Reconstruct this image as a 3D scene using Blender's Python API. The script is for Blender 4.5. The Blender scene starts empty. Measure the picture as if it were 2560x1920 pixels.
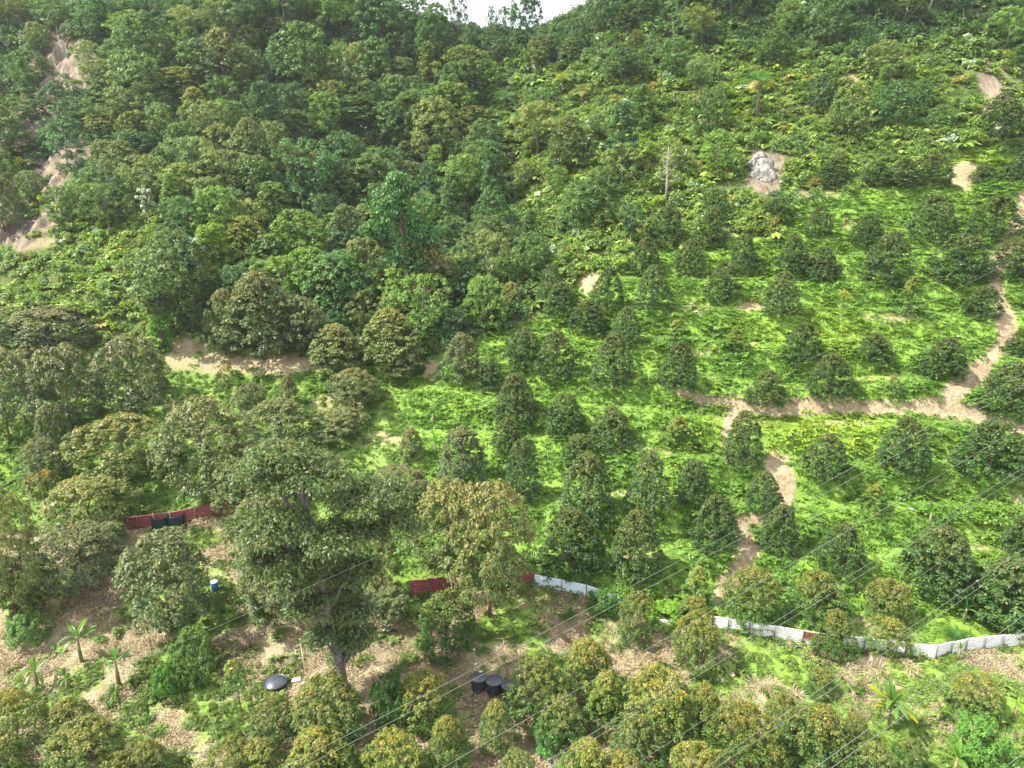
import bpy, math, random
import numpy as np
from mathutils import Vector, Matrix

# ------------------------------------------------------------------ camera, sky, sun
random.seed(7); RNG = np.random.default_rng(7)
SC = bpy.context.scene
COL = SC.collection
F = 1707.0; W0, H0 = 2560, 1920
PITCH = math.radians(16.0); CAMZ = 34.0
cp, sp = math.cos(PITCH), math.sin(PITCH)
cam_d = bpy.data.cameras.new('camera'); cam = bpy.data.objects.new('camera', cam_d); COL.objects.link(cam)
cam_d.sensor_width = 36; cam_d.lens = 36*F/W0; cam_d.clip_start = 0.5; cam_d.clip_end = 6000
cam.location = (0, 0, CAMZ); cam.rotation_euler = (math.radians(90)-PITCH, 0, 0)
SC.camera = cam

SUN_DIR = Vector((-0.60, -0.10, 0.80)).normalized()      # towards the sun
sun_el = math.asin(SUN_DIR.z); sun_az = math.atan2(SUN_DIR.x, SUN_DIR.y)
world = bpy.data.worlds.new("World"); SC.world = world; world.use_nodes = True
nt = world.node_tree; nt.nodes.clear()
wo = nt.nodes.new('ShaderNodeOutputWorld'); bg = nt.nodes.new('ShaderNodeBackground')
sky = nt.nodes.new('ShaderNodeTexSky'); sky.sky_type = 'NISHITA'; sky.sun_disc = False
sky.sun_elevation = sun_el; sky.sun_rotation = sun_az; sky.dust_density = 3.0; sky.air_density = 1.2
mixc = nt.nodes.new('ShaderNodeMix'); mixc.data_type = 'RGBA'
mixc.inputs[7].default_value = (8.6, 8.9, 9.2, 1)
tc = nt.nodes.new('ShaderNodeTexCoord'); nz = nt.nodes.new('ShaderNodeTexNoise'); nz.inputs['Scale'].default_value = 2.2
nz.inputs['Detail'].default_value = 6
cr = nt.nodes.new('ShaderNodeMapRange'); cr.inputs[1].default_value = 0.25; cr.inputs[2].default_value = 0.6
cr.inputs[3].default_value = 0.55; cr.inputs[4].default_value = 0.95
nt.links.new(tc.outputs['Generated'], nz.inputs['Vector']); nt.links.new(nz.outputs['Fac'], cr.inputs[0])
nt.links.new(cr.outputs[0], mixc.inputs[0]); nt.links.new(sky.outputs[0], mixc.inputs[6])
nt.links.new(mixc.outputs[2], bg.inputs[0]); bg.inputs[1].default_value = 0.10
nt.links.new(bg.outputs[0], wo.inputs[0])
sl = bpy.data.lights.new('sun', 'SUN'); so = bpy.data.objects.new('sun', sl); COL.objects.link(so)
sl.energy = 5.0; sl.angle = math.radians(0.6); sl.color = (1.0, 0.95, 0.86)
so.rotation_euler = SUN_DIR.to_track_quat('Z', 'Y').to_euler(); so.location = (0, 0, 150)
SC.view_settings.view_transform = 'Standard'; SC.view_settings.look = 'None'
SC.view_settings.exposure = 1.32; SC.view_settings.gamma = 1.0; SC.view_settings.use_curve_mapping = False
SC.render.engine = 'CYCLES'
SC.cycles.use_denoising = True; SC.cycles.denoiser = 'OPENIMAGEDENOISE'
SC.cycles.max_bounces = 5; SC.cycles.diffuse_bounces = 3; SC.cycles.glossy_bounces = 1
SC.cycles.transmission_bounces = 3; SC.cycles.transparent_max_bounces = 4

# ------------------------------------------------------------------ numeric helpers
def hash2(ix, iy, s):
    h = (ix.astype(np.int64)*374761393 + iy.astype(np.int64)*668265263 + s*982451653) & 0xffffffff
    h = ((h ^ (h >> 13))*1274126177) & 0xffffffff
    return ((h ^ (h >> 16)) & 0xffff)/65535.0
def vnoise(x, y, s=0):
    ix = np.floor(x); iy = np.floor(y); fx = x-ix; fy = y-iy
    fx = fx*fx*(3-2*fx); fy = fy*fy*(3-2*fy)
    a = hash2(ix, iy, s); b = hash2(ix+1, iy, s); c = hash2(ix, iy+1, s); d = hash2(ix+1, iy+1, s)
    return (a*(1-fx)+b*fx)*(1-fy)+(c*(1-fx)+d*fx)*fy
def fbm(x, y, s=0, o=4):
    r = 0; a = .5; t = 0
    for k in range(o):
        r = r+a*vnoise(x*2**k+k*17.3, y*2**k+k*9.1, s+k); t += a; a *= .5
    return r/t
def project(x, y, z):
    z = z-CAMZ
    d = y*cp - z*sp
    v = y*sp + z*cp
    d = np.maximum(d, 0.1)
    return 1280+F*x/d, 960-F*v/d, d
def unproj(px, py, d):
    u = (px-1280)/F; v = (960-py)/F
    return d*u, d*(cp+v*sp), d*(-sp+v*cp)+CAMZ

# ------------------------------------------------------------------ terrain heights
cols = [-400, 0, 400, 800, 1150, 1500, 1900, 2300, 2960]
rows = {1920: [38.5, 38.5, 39, 39.5, 39.5, 39.5, 39, 38.5, 38],
        1700: [45, 45, 45, 45.5, 46, 46, 45.5, 45, 44],
        1500: [51, 51.5, 51.5, 51.5, 52, 52, 52, 51.5, 50.5],
        1300: [58, 58.5, 59, 59, 58.5, 57.5, 57, 56.5, 55.5],
        1100: [66, 67, 67, 66.5, 65.5, 64, 62.5, 62, 61],
        900: [75, 75, 76, 75.5, 74.5, 70.5, 69, 68, 67],
        750: [82, 82, 81, 84, 84, 77, 75, 74, 73],
        600: [92, 91, 87, 97, 98, 86, 82, 80, 79],
        450: [108, 106, 98, 109, 111, 96, 91, 88, 86],
        300: [122, 120, 111, 119, 121, 106, 101, 97, 94],
        150: [134, 131, 123, 130, 131, 117, 111, 106, 102]}
ctl = []
for py, ds in rows.items():
    for px, d in zip(cols, ds):
        if px == 1150 and py == 150: continue
        ctl.append(unproj(px, py, d))
for px, py, d in [(0, 28, 143), (150, 0, 141), (400, -30, 138), (800, -30, 146), (1000, 40, 140), (1150, 105, 134), (1300, 118, 130),
                  (1450, 95, 126), (1600, 20, 125), (1900, 0, 122), (2300, 0, 116), (2960, 0, 111), (500, -130, 150), (1900, -200, 138),
                  (2300, -200, 132), (2960, -200, 126), (1700, -120, 134)]:
    ctl.append(unproj(px, py, d))
ctl += [(-10, 185, CAMZ+18), (10, 185, CAMZ+14), (20, 230, CAMZ+0), (-15, 230, CAMZ+5), (-60, 230, CAMZ+30), (-112, 200, CAMZ+22),
        (-150, 170, CAMZ+16), (-190, 175, CAMZ-5), (110, 230, CAMZ+60), (60, 190, CAMZ+48), (160, 200, CAMZ+62),
        (-60, 10, 1.0), (0, 10, 0.5), (60, 10, 1.5), (0, -30, -2.0), (-80, -30, -1), (80, -30, 0), (0, -70, -4)]
ctl = np.array(ctl)
P = ctl[:, :2]/50.0
def tps(r2): return 0.5*r2*np.log(r2+1e-9)
n = len(P)
A = np.zeros((n+3, n+3)); A[:n, :n] = tps(((P[:, None]-P[None])**2).sum(-1))+np.eye(n)*0.003
A[:n, n] = 1; A[:n, n+1:] = P; A[n, :n] = 1; A[n+1:, :n] = P.T
Wt = np.linalg.solve(A, np.concatenate([ctl[:, 2], np.zeros(3)]))
def base_h(x, y):
    out = np.zeros_like(x); q = np.stack([x, y], -1)/50.0
    for k in range(0, len(x), 40000):
        s = q[k:k+40000]
        out[k:k+40000] = tps(((s[:, None]-P[None])**2).sum(-1))@Wt[:n] + Wt[n] + s@Wt[n+1:]
    return out

def interp_line(pts, t):
    p = np.array(pts, float); return np.interp(t, p[:, 0], p[:, 1])
FOREST_EDGE = [(-400, 850), (0, 850), (430, 860), (800, 870), (1000, 900), (1190, 860), (1330, 790), (1450, 700), (1560, 670), (1640, 620),
               (1950, 590), (2000, 500), (2150, 470), (2300, 440), (2400, 370), (2560, 350), (2960, 340)]
FENCE_EDGE = [(-400, 1340), (0, 1335), (350, 1315), (600, 1280), (900, 1400), (1020, 1485), (1320, 1465), (1404, 1474), (1540, 1515), (1660, 1565),
              (1780, 1572), (1920, 1594), (2180, 1628), (2337, 1645), (2560, 1618), (2960, 1600)]
MID_EDGE = [(800, 1120), (900, 1080), (1000, 1010), (1200, 1050), (1440, 1110), (1600, 1110)]      # x of the line between old and young orchard at given y
PATHS = [([(2700, 470), (2620, 480), (2560, 490), (2548, 530), (2530, 590), (2500, 640), (2478, 690), (2500, 740), (2512, 800), (2520, 845), (2470, 900), (2420, 955), (2380, 985)], [30, 30, 28, 26, 40, 44, 30, 26, 50, 40, 40, 55, 60]),
         ([(2760, 1120), (2560, 1075), (2450, 1045), (2400, 1020), (2300, 1018), (2150, 1020), (2020, 1012), (1950, 1024), (1880, 1018), (1800, 1002), (1725, 985), (1690, 975)], [34, 34, 36, 50, 28, 26, 30, 30, 26, 26, 24, 14]),
         ([(1850, 1020), (1822, 1050), (1812, 1080), (1805, 1110)], [44, 26, 20, 10]),
         ([(1945, 1165), (1960, 1200), (1966, 1245), (1962, 1285)], [66, 58, 42, 24]),
         ([(1920, 1292), (1870, 1296), (1838, 1300)], [18, 26, 26]),
         ([(1842, 1300), (1862, 1345), (1872, 1380), (1835, 1430), (1808, 1470), (1788, 1498)], [24, 36, 62, 48, 46, 20])]
SOIL = [(540, 905, 110, 28, .8), (690, 915, 130, 26, .85), (470, 880, 60, 40, .8), (2405, 435, 34, 32, .9), (2480, 235, 30, 66, .9), (2440, 60, 16, 40, .6), (2120, 195, 22, 14, .8),
        (1755, 320, 34, 26, .7), (1470, 710, 28, 26, .9), (1740, 768, 40, 12, .7), (1880, 765, 36, 14, .8), (2230, 795, 70, 12, .6), (1760, 880, 40, 8, .6),
        (1260, 700, 10, 10, .5), (2540, 1245, 26, 18, .8), (1080, 925, 20, 24, .9), (950, 1095, 50, 16, .7), (840, 1010, 70, 22, .6), (1670, 1490, 26, 24, .8),
        (2340, 1208, 50, 10, .5), (2135, 560, 20, 14, .5), (2030, 488, 60, 12, .6), (1940, 1150, 40, 18, .8), (70, 610, 70, 16, .7), (470, 1060, 40, 20, .5), (430, 1010, 36, 12, .4)]
CLIFF = [(-500, 230), (0, 230), (60, 200), (130, 80), (250, 100), (275, 300), (225, 440), (160, 470), (150, 560), (60, 620), (-400, 680)]
def in_poly(px, py, poly):
    r = np.zeros(px.shape, bool); m = len(poly)
    for i in range(m):
        x1, y1 = poly[i]; x2, y2 = poly[(i+1) % m]
        if y1 == y2: continue
        c = ((y1 > py) != (y2 > py)) & (px < (x2-x1)*(py-y1)/(y2-y1)+x1)
        r ^= c
    return r
def seg_cover(px, py, pts, ws):
    best = np.full(px.shape, 1e9)
    for (a, wa), (b, wb) in zip(zip(pts, ws), list(zip(pts, ws))[1:]):
        dx, dy = b[0]-a[0], b[1]-a[1]
        t = np.clip(((px-a[0])*dx+(py-a[1])*dy)/(dx*dx+dy*dy), 0, 1)
        d = np.hypot(px-a[0]-t*dx, (py-a[1]-t*dy)*1.3)/((wa+(wb-wa)*t)/2)
        best = np.minimum(best, d)
    return best
def path_dist(px, py):
    b = np.full(px.shape, 1e9)
    for pts, ws in PATHS: b = np.minimum(b, seg_cover(px, py, pts, ws))
    return b
def soil_mask(px, py, jx, jy):
    m = np.zeros(px.shape)
    for cx, cy, rx, ry, a in SOIL:
        d = np.hypot((px-cx+jx*0.6)/rx, (py-cy+jy*0.6)/ry)
        m = np.maximum(m, a*np.clip((1.25-d)*2.5, 0, 1))
    return m
def jitter(x, y):
    return (fbm(x*.35, y*.35, 11, 3)-.5)*70, (fbm(x*.35, y*.35, 23, 3)-.5)*50
def classify(px, py, x, y):
    """0 forest, 1 young orchard, 2 old orchard floor, 3 dry lower terrace"""
    jx, jy = jitter(x, y)
    qx, qy = px+jx*.7, py+jy*.7
    c = np.where(qx > interp_line(MID_EDGE, qy), 1, 2)
    c = np.where(qy < interp_line(FOREST_EDGE, qx), 0, c)
    c = np.where(py+jy*.12 > interp_line(FENCE_EDGE, px), 3, c)
    return c

def full_h(x, y):
    z = base_h(x, y)
    px, py, d = project(x, y, z)
    c = classify(px, py, x, y)
    # orchard terraces
    step = 2.6; t = z/step + (fbm(x*.05, y*.05, 5, 2)-.5)*1.2
    fr = t-np.floor(t); s = np.clip((fr-.30)/.55, 0, 1); s = s*s*(3-2*s)
    zt = z+(s-fr)*step
    m = np.where(c == 1, np.clip(.55+(px-1250)/1200, .45, .92), np.where(c == 2, .35, np.where(c == 3, .15, 0.0)))
    z = z*(1-m)+zt*m
    z = z+(fbm(x*.25, y*.25, 31, 3)-.5)*np.where(c == 0, 2.4, np.where(c == 1, .6, .7))*np.clip((y-20)/20, 0, 1)
    cl = in_poly(px, py, CLIFF)
    z = z+np.where(cl, (fbm(x*.9, y*.12, 77, 3)-.5)*5.0, 0)
    return z

def bench(x, y):
    z = base_h(x, y); t = z/2.6+(fbm(x*.05, y*.05, 5, 2)-.5)*1.2; fr = t-np.floor(t)
    return np.clip((fr-.96)*20, 0, 1)+np.clip((.34-fr)*9, 0, 1)      # 1 on the level strip of a terrace
# regular height table for placing things
GX0, GX1, GY0, GY1, GS = -170.0, 170.0, 14.0, 200.0, 0.6
gx = np.arange(GX0, GX1, GS); gy = np.arange(GY0, GY1, GS)
gX, gY = np.meshgrid(gx, gy); GZ = full_h(gX.ravel(), gY.ravel()).reshape(gX.shape)
def hgt(x, y):
    x = np.asarray(x, float); y = np.asarray(y, float)
    u = np.clip((x-GX0)/GS, 0, len(gx)-1.001); v = np.clip((y-GY0)/GS, 0, len(gy)-1.001)
    i = u.astype(int); j = v.astype(int); a = u-i; b = v-j
    return (GZ[j, i]*(1-a)+GZ[j, i+1]*a)*(1-b)+(GZ[j+1, i]*(1-a)+GZ[j+1, i+1]*a)*b
DS = np.arange(24, 190, 0.2)
def ground(px, py):
    """where the ray through a photo position meets the ground"""
    X, Y, Z = unproj(px, py, DS)
    below = Z < hgt(X, Y)
    k = int(np.argmax(below)) if below.any() else len(DS)-1
    k = max(k, 1)
    f0 = (unproj(px, py, DS[k-1])[2]-hgt(X[k-1], Y[k-1])); f1 = Z[k]-hgt(X[k], Y[k])
    t = f0/(f0-f1) if f0 != f1 else 0
    d = DS[k-1]+t*(DS[k]-DS[k-1])
    x, y, _ = unproj(px, py, d)
    return float(x), float(y), float(hgt(x, y)), float(d)

# ------------------------------------------------------------------ mesh and material helpers
def mesh_np(name, v, faces_list, attrs=None, mats=(), smooth=False, fmat=None):
    """faces_list: list of (k,n) int arrays (n = 3 or 4)"""
    me = bpy.data.meshes.new(name)
    v = np.asarray(v, np.float32)
    me.vertices.add(len(v)); me.vertices.foreach_set('co', v.ravel())
    tot = sum(f.size for f in faces_list); nf = sum(len(f) for f in faces_list)
    me.loops.add(tot); me.polygons.add(nf)
    me.loops.foreach_set('vertex_index', np.concatenate([f.ravel() for f in faces_list]).astype(np.int32))
    cnt = np.concatenate([np.full(len(f), f.shape[1]) for f in faces_list])
    st = np.concatenate([[0], np.cumsum(cnt)[:-1]]).astype(np.int32)
    me.polygons.foreach_set('loop_start', st)
    try: me.polygons.foreach_set('loop_total', cnt.astype(np.int32))
    except Exception: pass
    if smooth: me.polygons.foreach_set('use_smooth', np.ones(nf, bool))
    if fmat is not None: me.polygons.foreach_set('material_index', np.asarray(fmat, np.int32))
    for m in mats: me.materials.append(m)
    me.update(calc_edges=True)
    for k, (dom, typ, arr) in (attrs or {}).items():
        at = me.attributes.new(k, typ, dom)
        at.data.foreach_set('vector' if typ == 'FLOAT_VECTOR' else ('color' if 'COLOR' in typ else 'value'), np.asarray(arr, np.float32).ravel())
    return me
def add_obj(name, me, parent=None, loc=None, rot=None, scale=None):
    o = bpy.data.objects.new(name, me); COL.objects.link(o)
    if parent is not None: o.parent = parent
    if loc is not None: o.location = loc
    if rot is not None: o.rotation_euler = rot
    if scale is not None: o.scale = scale
    return o
def thing(name, label, cat, loc=(0, 0, 0), rotz=0, group=None, scale=None):
    o = add_obj(name, None, None, loc, (0, 0, rotz), scale)
    o.empty_display_size = .3
    o['label'] = label; o['category'] = cat
    if group: o['group'] = group
    return o
def tag(o, label=None, cat=None, group=None, kind=None):
    if label: o['label'] = label
    if cat: o['category'] = cat
    if group: o['group'] = group
    if kind: o['kind'] = kind
    return o

class MB:
    """collects simple shapes into one mesh"""
    def __init__(s): s.v = []; s.q = []; s.t = []
    def tube(s, pts, rads, seg=7, cap=True):
        pts = [Vector(p) for p in pts]; rings = []
        for i, p in enumerate(pts):
            d = (pts[min(i+1, len(pts)-1)]-pts[max(i-1, 0)]).normalized()
            a = d.orthogonal().normalized() if i == 0 else (ra - d*ra.dot(d)).normalized()
            ra = a; b = d.cross(a); r = rads[i] if hasattr(rads, '__len__') else rads
            base = len(s.v)
            for k in range(seg):
                an = 2*math.pi*k/seg; s.v.append(p+a*math.cos(an)*r+b*math.sin(an)*r)
            rings.append(base)
        for r0, r1 in zip(rings, rings[1:]):
            for k in range(seg):
                k2 = (k+1) % seg; s.q.append((r0+k, r0+k2, r1+k2, r1+k))
        if cap:
            for r0, fl in ((rings[0], 1), (rings[-1], 0)):
                c = len(s.v); s.v.append(sum((s.v[r0+k] for k in range(seg)), Vector())/seg)
                for k in range(seg):
                    k2 = (k+1) % seg; s.t.append((r0+k2, r0+k, c) if fl else (r0+k, r0+k2, c))
    def box(s, c, size, rot=None):
        M = (rot or Matrix.Identity(3)); b = len(s.v); c = Vector(c)
        for x in (-.5, .5):
            for y in (-.5, .5):
                for z in (-.5, .5): s.v.append(c+M@Vector((x*size[0], y*size[1], z*size[2])))
        for f in ((0, 1, 3, 2), (4, 6, 7, 5), (0, 4, 5, 1), (2, 3, 7, 6), (0, 2, 6, 4), (1, 5, 7, 3)): s.q.append(tuple(b+i for i in f))
    def lathe(s, prof, seg=32, ribs=0, amp=0):
        rings = []
        for r, z in prof:
            b = len(s.v)
            for k in range(seg):
                an = 2*math.pi*k/seg; rr = r*(1+amp*math.cos(ribs*an)) if ribs else r
                s.v.append(Vector((rr*math.cos(an), rr*math.sin(an), z)))
            rings.append(b)
        for r0, r1 in zip(rings, rings[1:]):
            for k in range(seg):
                k2 = (k+1) % seg; s.q.append((r0+k, r0+k2, r1+k2, r1+k))
    def mesh(s, name, mat, smooth=False):
        fl = []
        if s.q: fl.append(np.array(s.q))
        if s.t: fl.append(np.array(s.t))
        return mesh_np(name, [tuple(x) for x in s.v], fl, None, [mat], smooth)

def new_mat(name):
    m = bpy.data.materials.new(name); m.use_nodes = True; t = m.node_tree; t.nodes.clear()
    o = t.nodes.new('ShaderNodeOutputMaterial'); b = t.nodes.new('ShaderNodeBsdfPrincipled')
    t.links.new(b.outputs[0], o.inputs[0]); return m, t, b, o
def mix(t, fac, a, b, mode='MIX'):
    n = t.nodes.new('ShaderNodeMix'); n.data_type = 'RGBA'; n.blend_type = mode
    for i, v in ((0, fac), (6, a), (7, b)):
        if hasattr(v, 'is_output'): t.links.new(v, n.inputs[i])
        elif i == 0: n.inputs[0].default_value = v
        else: n.inputs[i].default_value = (*v[:3], 1)
    return n.outputs[2]
def attr(t, name, typ='GEOMETRY'):
    n = t.nodes.new('ShaderNodeAttribute'); n.attribute_name = name; n.attribute_type = typ; return n
def noise(t, scale, detail=4, rough=.6, coord='Object', vec=None):
    c = t.nodes.new('ShaderNodeTexCoord'); n = t.nodes.new('ShaderNodeTexNoise')
    n.inputs['Scale'].default_value = scale; n.inputs['Detail'].default_value = detail; n.inputs['Roughness'].default_value = rough
    t.links.new(vec if vec is not None else c.outputs[coord], n.inputs['Vector']); return n.outputs['Fac']
def ramp(t, v, a, b, lo=0., hi=1.):
    n = t.nodes.new('ShaderNodeMapRange'); t.links.new(v, n.inputs[0])
    for i, x in ((1, a), (2, b), (3, lo), (4, hi)): n.inputs[i].default_value = x
    return n.outputs[0]
def foliage(name, ca, cb, young=(.30, .19, .045), rough=.45, spec=.35, trans=.3):
    m, t, b, o = new_mat(name)
    lv = attr(t, 'lv').outputs['Fac']; yg = attr(t, 'yg').outputs['Fac']
    tint = attr(t, 'tint', 'INSTANCER').outputs['Color']
    c = mix(t, lv, ca, cb); c = mix(t, yg, c, young)
    c = mix(t, 1.0, c, tint, 'MULTIPLY')
    t.links.new(c, b.inputs['Base Color']); b.inputs['Roughness'].default_value = rough
    b.inputs['Specular IOR Level'].default_value = spec
    tr = t.nodes.new('ShaderNodeBsdfTranslucent'); 
    c2 = mix(t, 1.0, c, (1.25, 1.35, .6), 'MULTIPLY')
    t.links.new(c2, tr.inputs['Color'])
    ms = t.nodes.new('ShaderNodeMixShader'); ms.inputs[0].default_value = trans
    t.links.new(b.outputs[0], ms.inputs[1]); t.links.new(tr.outputs[0], ms.inputs[2]); t.links.new(ms.outputs[0], o.inputs[0])
    return m
def plain(name, col, rough=.6, metal=0., nscale=0, dark=.6, spec=.4, col2=None, lo=.4, hi=.65, bump=0):
    m, t, b, o = new_mat(name); b.inputs['Roughness'].default_value = rough; b.inputs['Metallic'].default_value = metal
    b.inputs['Specular IOR Level'].default_value = spec
    if nscale:
        f = ramp(t, noise(t, nscale, 6, .65), lo, hi)
        c = mix(t, f, col, col2 or tuple(x*dark for x in col)); t.links.new(c, b.inputs['Base Color'])
        if bump:
            bp = t.nodes.new('ShaderNodeBump'); bp.inputs['Strength'].default_value = bump; bp.inputs['Distance'].default_value = .1
            t.links.new(f, bp.inputs['Height']); t.links.new(bp.outputs[0], b.inputs['Normal'])
    else: b.inputs['Base Color'].default_value = (*col, 1)
    return m

M_orch = foliage('orchard_leaf', (.026, .064, .016), (.088, .155, .042), (.27, .180, .042), .45, .3, .3)
M_old = foliage('old_orchard_leaf', (.060, .100, .034), (.155, .200, .085), (.31, .215, .060), .45, .3, .3)
M_for = foliage('forest_leaf', (.048, .098, .028), (.140, .215, .075), (.34, .26, .10), .5, .3, .3)
M_shrub = foliage('shrub_leaf', (.060, .115, .025), (.185, .255, .065), (.34, .30, .06), .5, .3, .33)
M_fern = foliage('fern_leaf', (.125, .225, .032), (.225, .345, .052), (.42, .39, .06), .5, .3, .38)
M_pale = foliage('pale_leaf', (.16, .25, .13), (.42, .50, .38), (.4, .4, .2), .5, .3, .25)
M_ban = foliage('banana_leaf', (.075, .15, .030), (.13, .22, .045), (.45, .34, .05), .4, .4, .4)
M_dry = foliage('dry_leaf', (.17, .130, .075), (.42, .355, .235), (.5, .4, .25), .8, .1, .05)
M_bark = plain('bark', (.15, .12, .09), .9, 0, 6, .45, .1, bump=.4)
M_barkr = plain('bark_mossy_orange', (.16, .085, .035), .9, 0, 5, .5, .1, col2=(.07, .065, .03), bump=.4)
M_barkt = plain('bark_grey', (.20, .175, .145), .9, 0, 4, .5, .1, bump=.4)
M_barkg = plain('bark_pale', (.36, .32, .27), .9, 0, 4, .55, .1, bump=.3)

# ------------------------------------------------------------------ terrain mesh
ys = np.concatenate([np.arange(-60, 24, 4.0), np.arange(24, 60, 0.34), np.arange(60, 100, 0.42), np.arange(100, 172, 0.6), np.arange(172, 260, 3.0), np.arange(260, 900, 40.0)])
ss = np.linspace(-1.0, 1.0, 620); ss = np.sign(ss)*(np.abs(ss)*.75+np.abs(ss)**4*.9)
Yg, Sg = np.meshgrid(ys, ss, indexing='ij'); Xg = Sg*(np.maximum(Yg, 5)*.78+18)*1.15
Xf, Yf = Xg.ravel(), Yg.ravel()
near = (Yf >= GY0) & (Yf < GY1-1) & (np.abs(Xf) < 168)
Zf = np.zeros_like(Xf); Zf[near] = full_h(Xf[near], Yf[near])
fm = ~near
bz = base_h(np.clip(Xf[fm], -200, 200), np.clip(Yf[fm], -70, 235))
Zf[fm] = np.maximum(bz, -6)-np.clip(Yf[fm]-235, 0, 700)*.12
px, py, dd = project(Xf, Yf, Zf)
cl = classify(px, py, Xf, Yf)
jx, jy = jitter(Xf, Yf)
pd = path_dist(px+jx*.10, py+jy*.10)
soil = np.maximum(np.clip((1.15-pd)*4, 0, 1), soil_mask(px, py, jx, jy))
cliffa = np.where(in_poly(px+jx, py+jy, CLIFF), 1., 0.); cliffa = np.maximum(cliffa, np.where(np.hypot((px-2480)/45, (py-235)/80) < 1, .8, 0)); cliffa = np.maximum(cliffa, np.where(np.hypot((px-1912+jx*.5)/50, (py-425+jy*.5)/60) < 1, .9, 0))
bn = np.zeros_like(Xf); kk = cl == 1; bn[kk] = bench(Xf[kk], Yf[kk])
bn *= np.clip((px-1300)/300, 0, 1)
soil = np.maximum(soil, bn*np.clip((fbm(Xf*.3, Yf*.3, 93, 3)-.56)*5, 0, .65))
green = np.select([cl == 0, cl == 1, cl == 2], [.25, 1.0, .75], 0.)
n1 = fbm(Xf*.22, Yf*.22, 51, 4); n2 = fbm(Xf*.6, Yf*.6, 61, 3)
low_right = np.clip((px-1350)/500, 0, 1)*np.clip((py-1480)/60, 0, 1)
green = np.where(cl == 3, np.clip((n1*.6+n2*.4-.47+low_right*.06)*9, 0, .95), green)
litter = np.where(cl == 3, 1.0, np.where(cl == 2, np.clip((n1-.56)*8, 0, .8), 0.))
soil = np.where(dd < 0.2, 0, soil)
NY, NX = Yg.shape
idx = np.arange(NY*NX).reshape(NY, NX)
quads = np.stack([idx[:-1, :-1], idx[:-1, 1:], idx[1:, 1:], idx[1:, :-1]], -1).reshape(-1, 4)
m, t, b, o = new_mat('hillside_ground')
at = attr(t, 'cover'); sep = t.nodes.new('ShaderNodeSeparateColor'); t.links.new(at.outputs['Color'], sep.inputs[0])
nf = noise(t, 3.0, 6, .7); nm = noise(t, .35, 5, .6); nff = noise(t, 11.0, 4, .7)
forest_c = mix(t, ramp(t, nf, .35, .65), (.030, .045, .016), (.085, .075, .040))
green_c = mix(t, ramp(t, nf, .35, .65), (.130, .230, .032), (.205, .320, .050))
lit = mix(t, ramp(t, nff, .35, .62), (.20, .160, .095), (.43, .365, .235)); lit = mix(t, ramp(t, nm, .45, .62), lit, (.17, .135, .075))
lit = mix(t, ramp(t, nf, .60, .70), lit, (.10, .075, .045))
soil_c = mix(t, ramp(t, nf, .3, .65), (.27, .195, .12), (.38, .30, .20)); soil_c = mix(t, ramp(t, nff, .52, .72), soil_c, (.30, .19, .11))
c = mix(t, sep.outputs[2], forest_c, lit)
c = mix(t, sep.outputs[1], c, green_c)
c = mix(t, sep.outputs[0], c, soil_c)
clf = attr(t, 'cliff').outputs['Fac']; mp = t.nodes.new('ShaderNodeMapping'); mp.inputs['Scale'].default_value = (1, .35, .12); tcc = t.nodes.new('ShaderNodeTexCoord'); t.links.new(tcc.outputs['Object'], mp.inputs[0])
cn = noise(t, 1.3, 7, .75, vec=mp.outputs[0]); cc_ = mix(t, ramp(t, cn, .38, .62), (.09, .07, .048), (.27, .215, .165)); c = mix(t, clf, c, cc_)
t.links.new(c, b.inputs['Base Color']); b.inputs['Roughness'].default_value = .95; b.inputs['Specular IOR Level'].default_value = .1
bp = t.nodes.new('ShaderNodeBump'); bp.inputs['Strength'].default_value = .8; bp.inputs['Distance'].default_value = .25
t.links.new(nf, bp.inputs['Height']); t.links.new(bp.outputs[0], b.inputs['Normal'])
M_ground = m
colr = np.stack([soil, np.clip(green, 0, 1)*(1-0*soil), litter, np.ones_like(soil)], -1)
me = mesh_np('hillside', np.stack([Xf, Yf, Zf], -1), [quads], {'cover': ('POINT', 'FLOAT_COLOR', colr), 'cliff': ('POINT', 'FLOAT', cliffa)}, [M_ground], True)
tag(add_obj('hillside', me), 'steep hillside falling from the forest ridge to the lower terrace', kind='structure')

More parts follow.
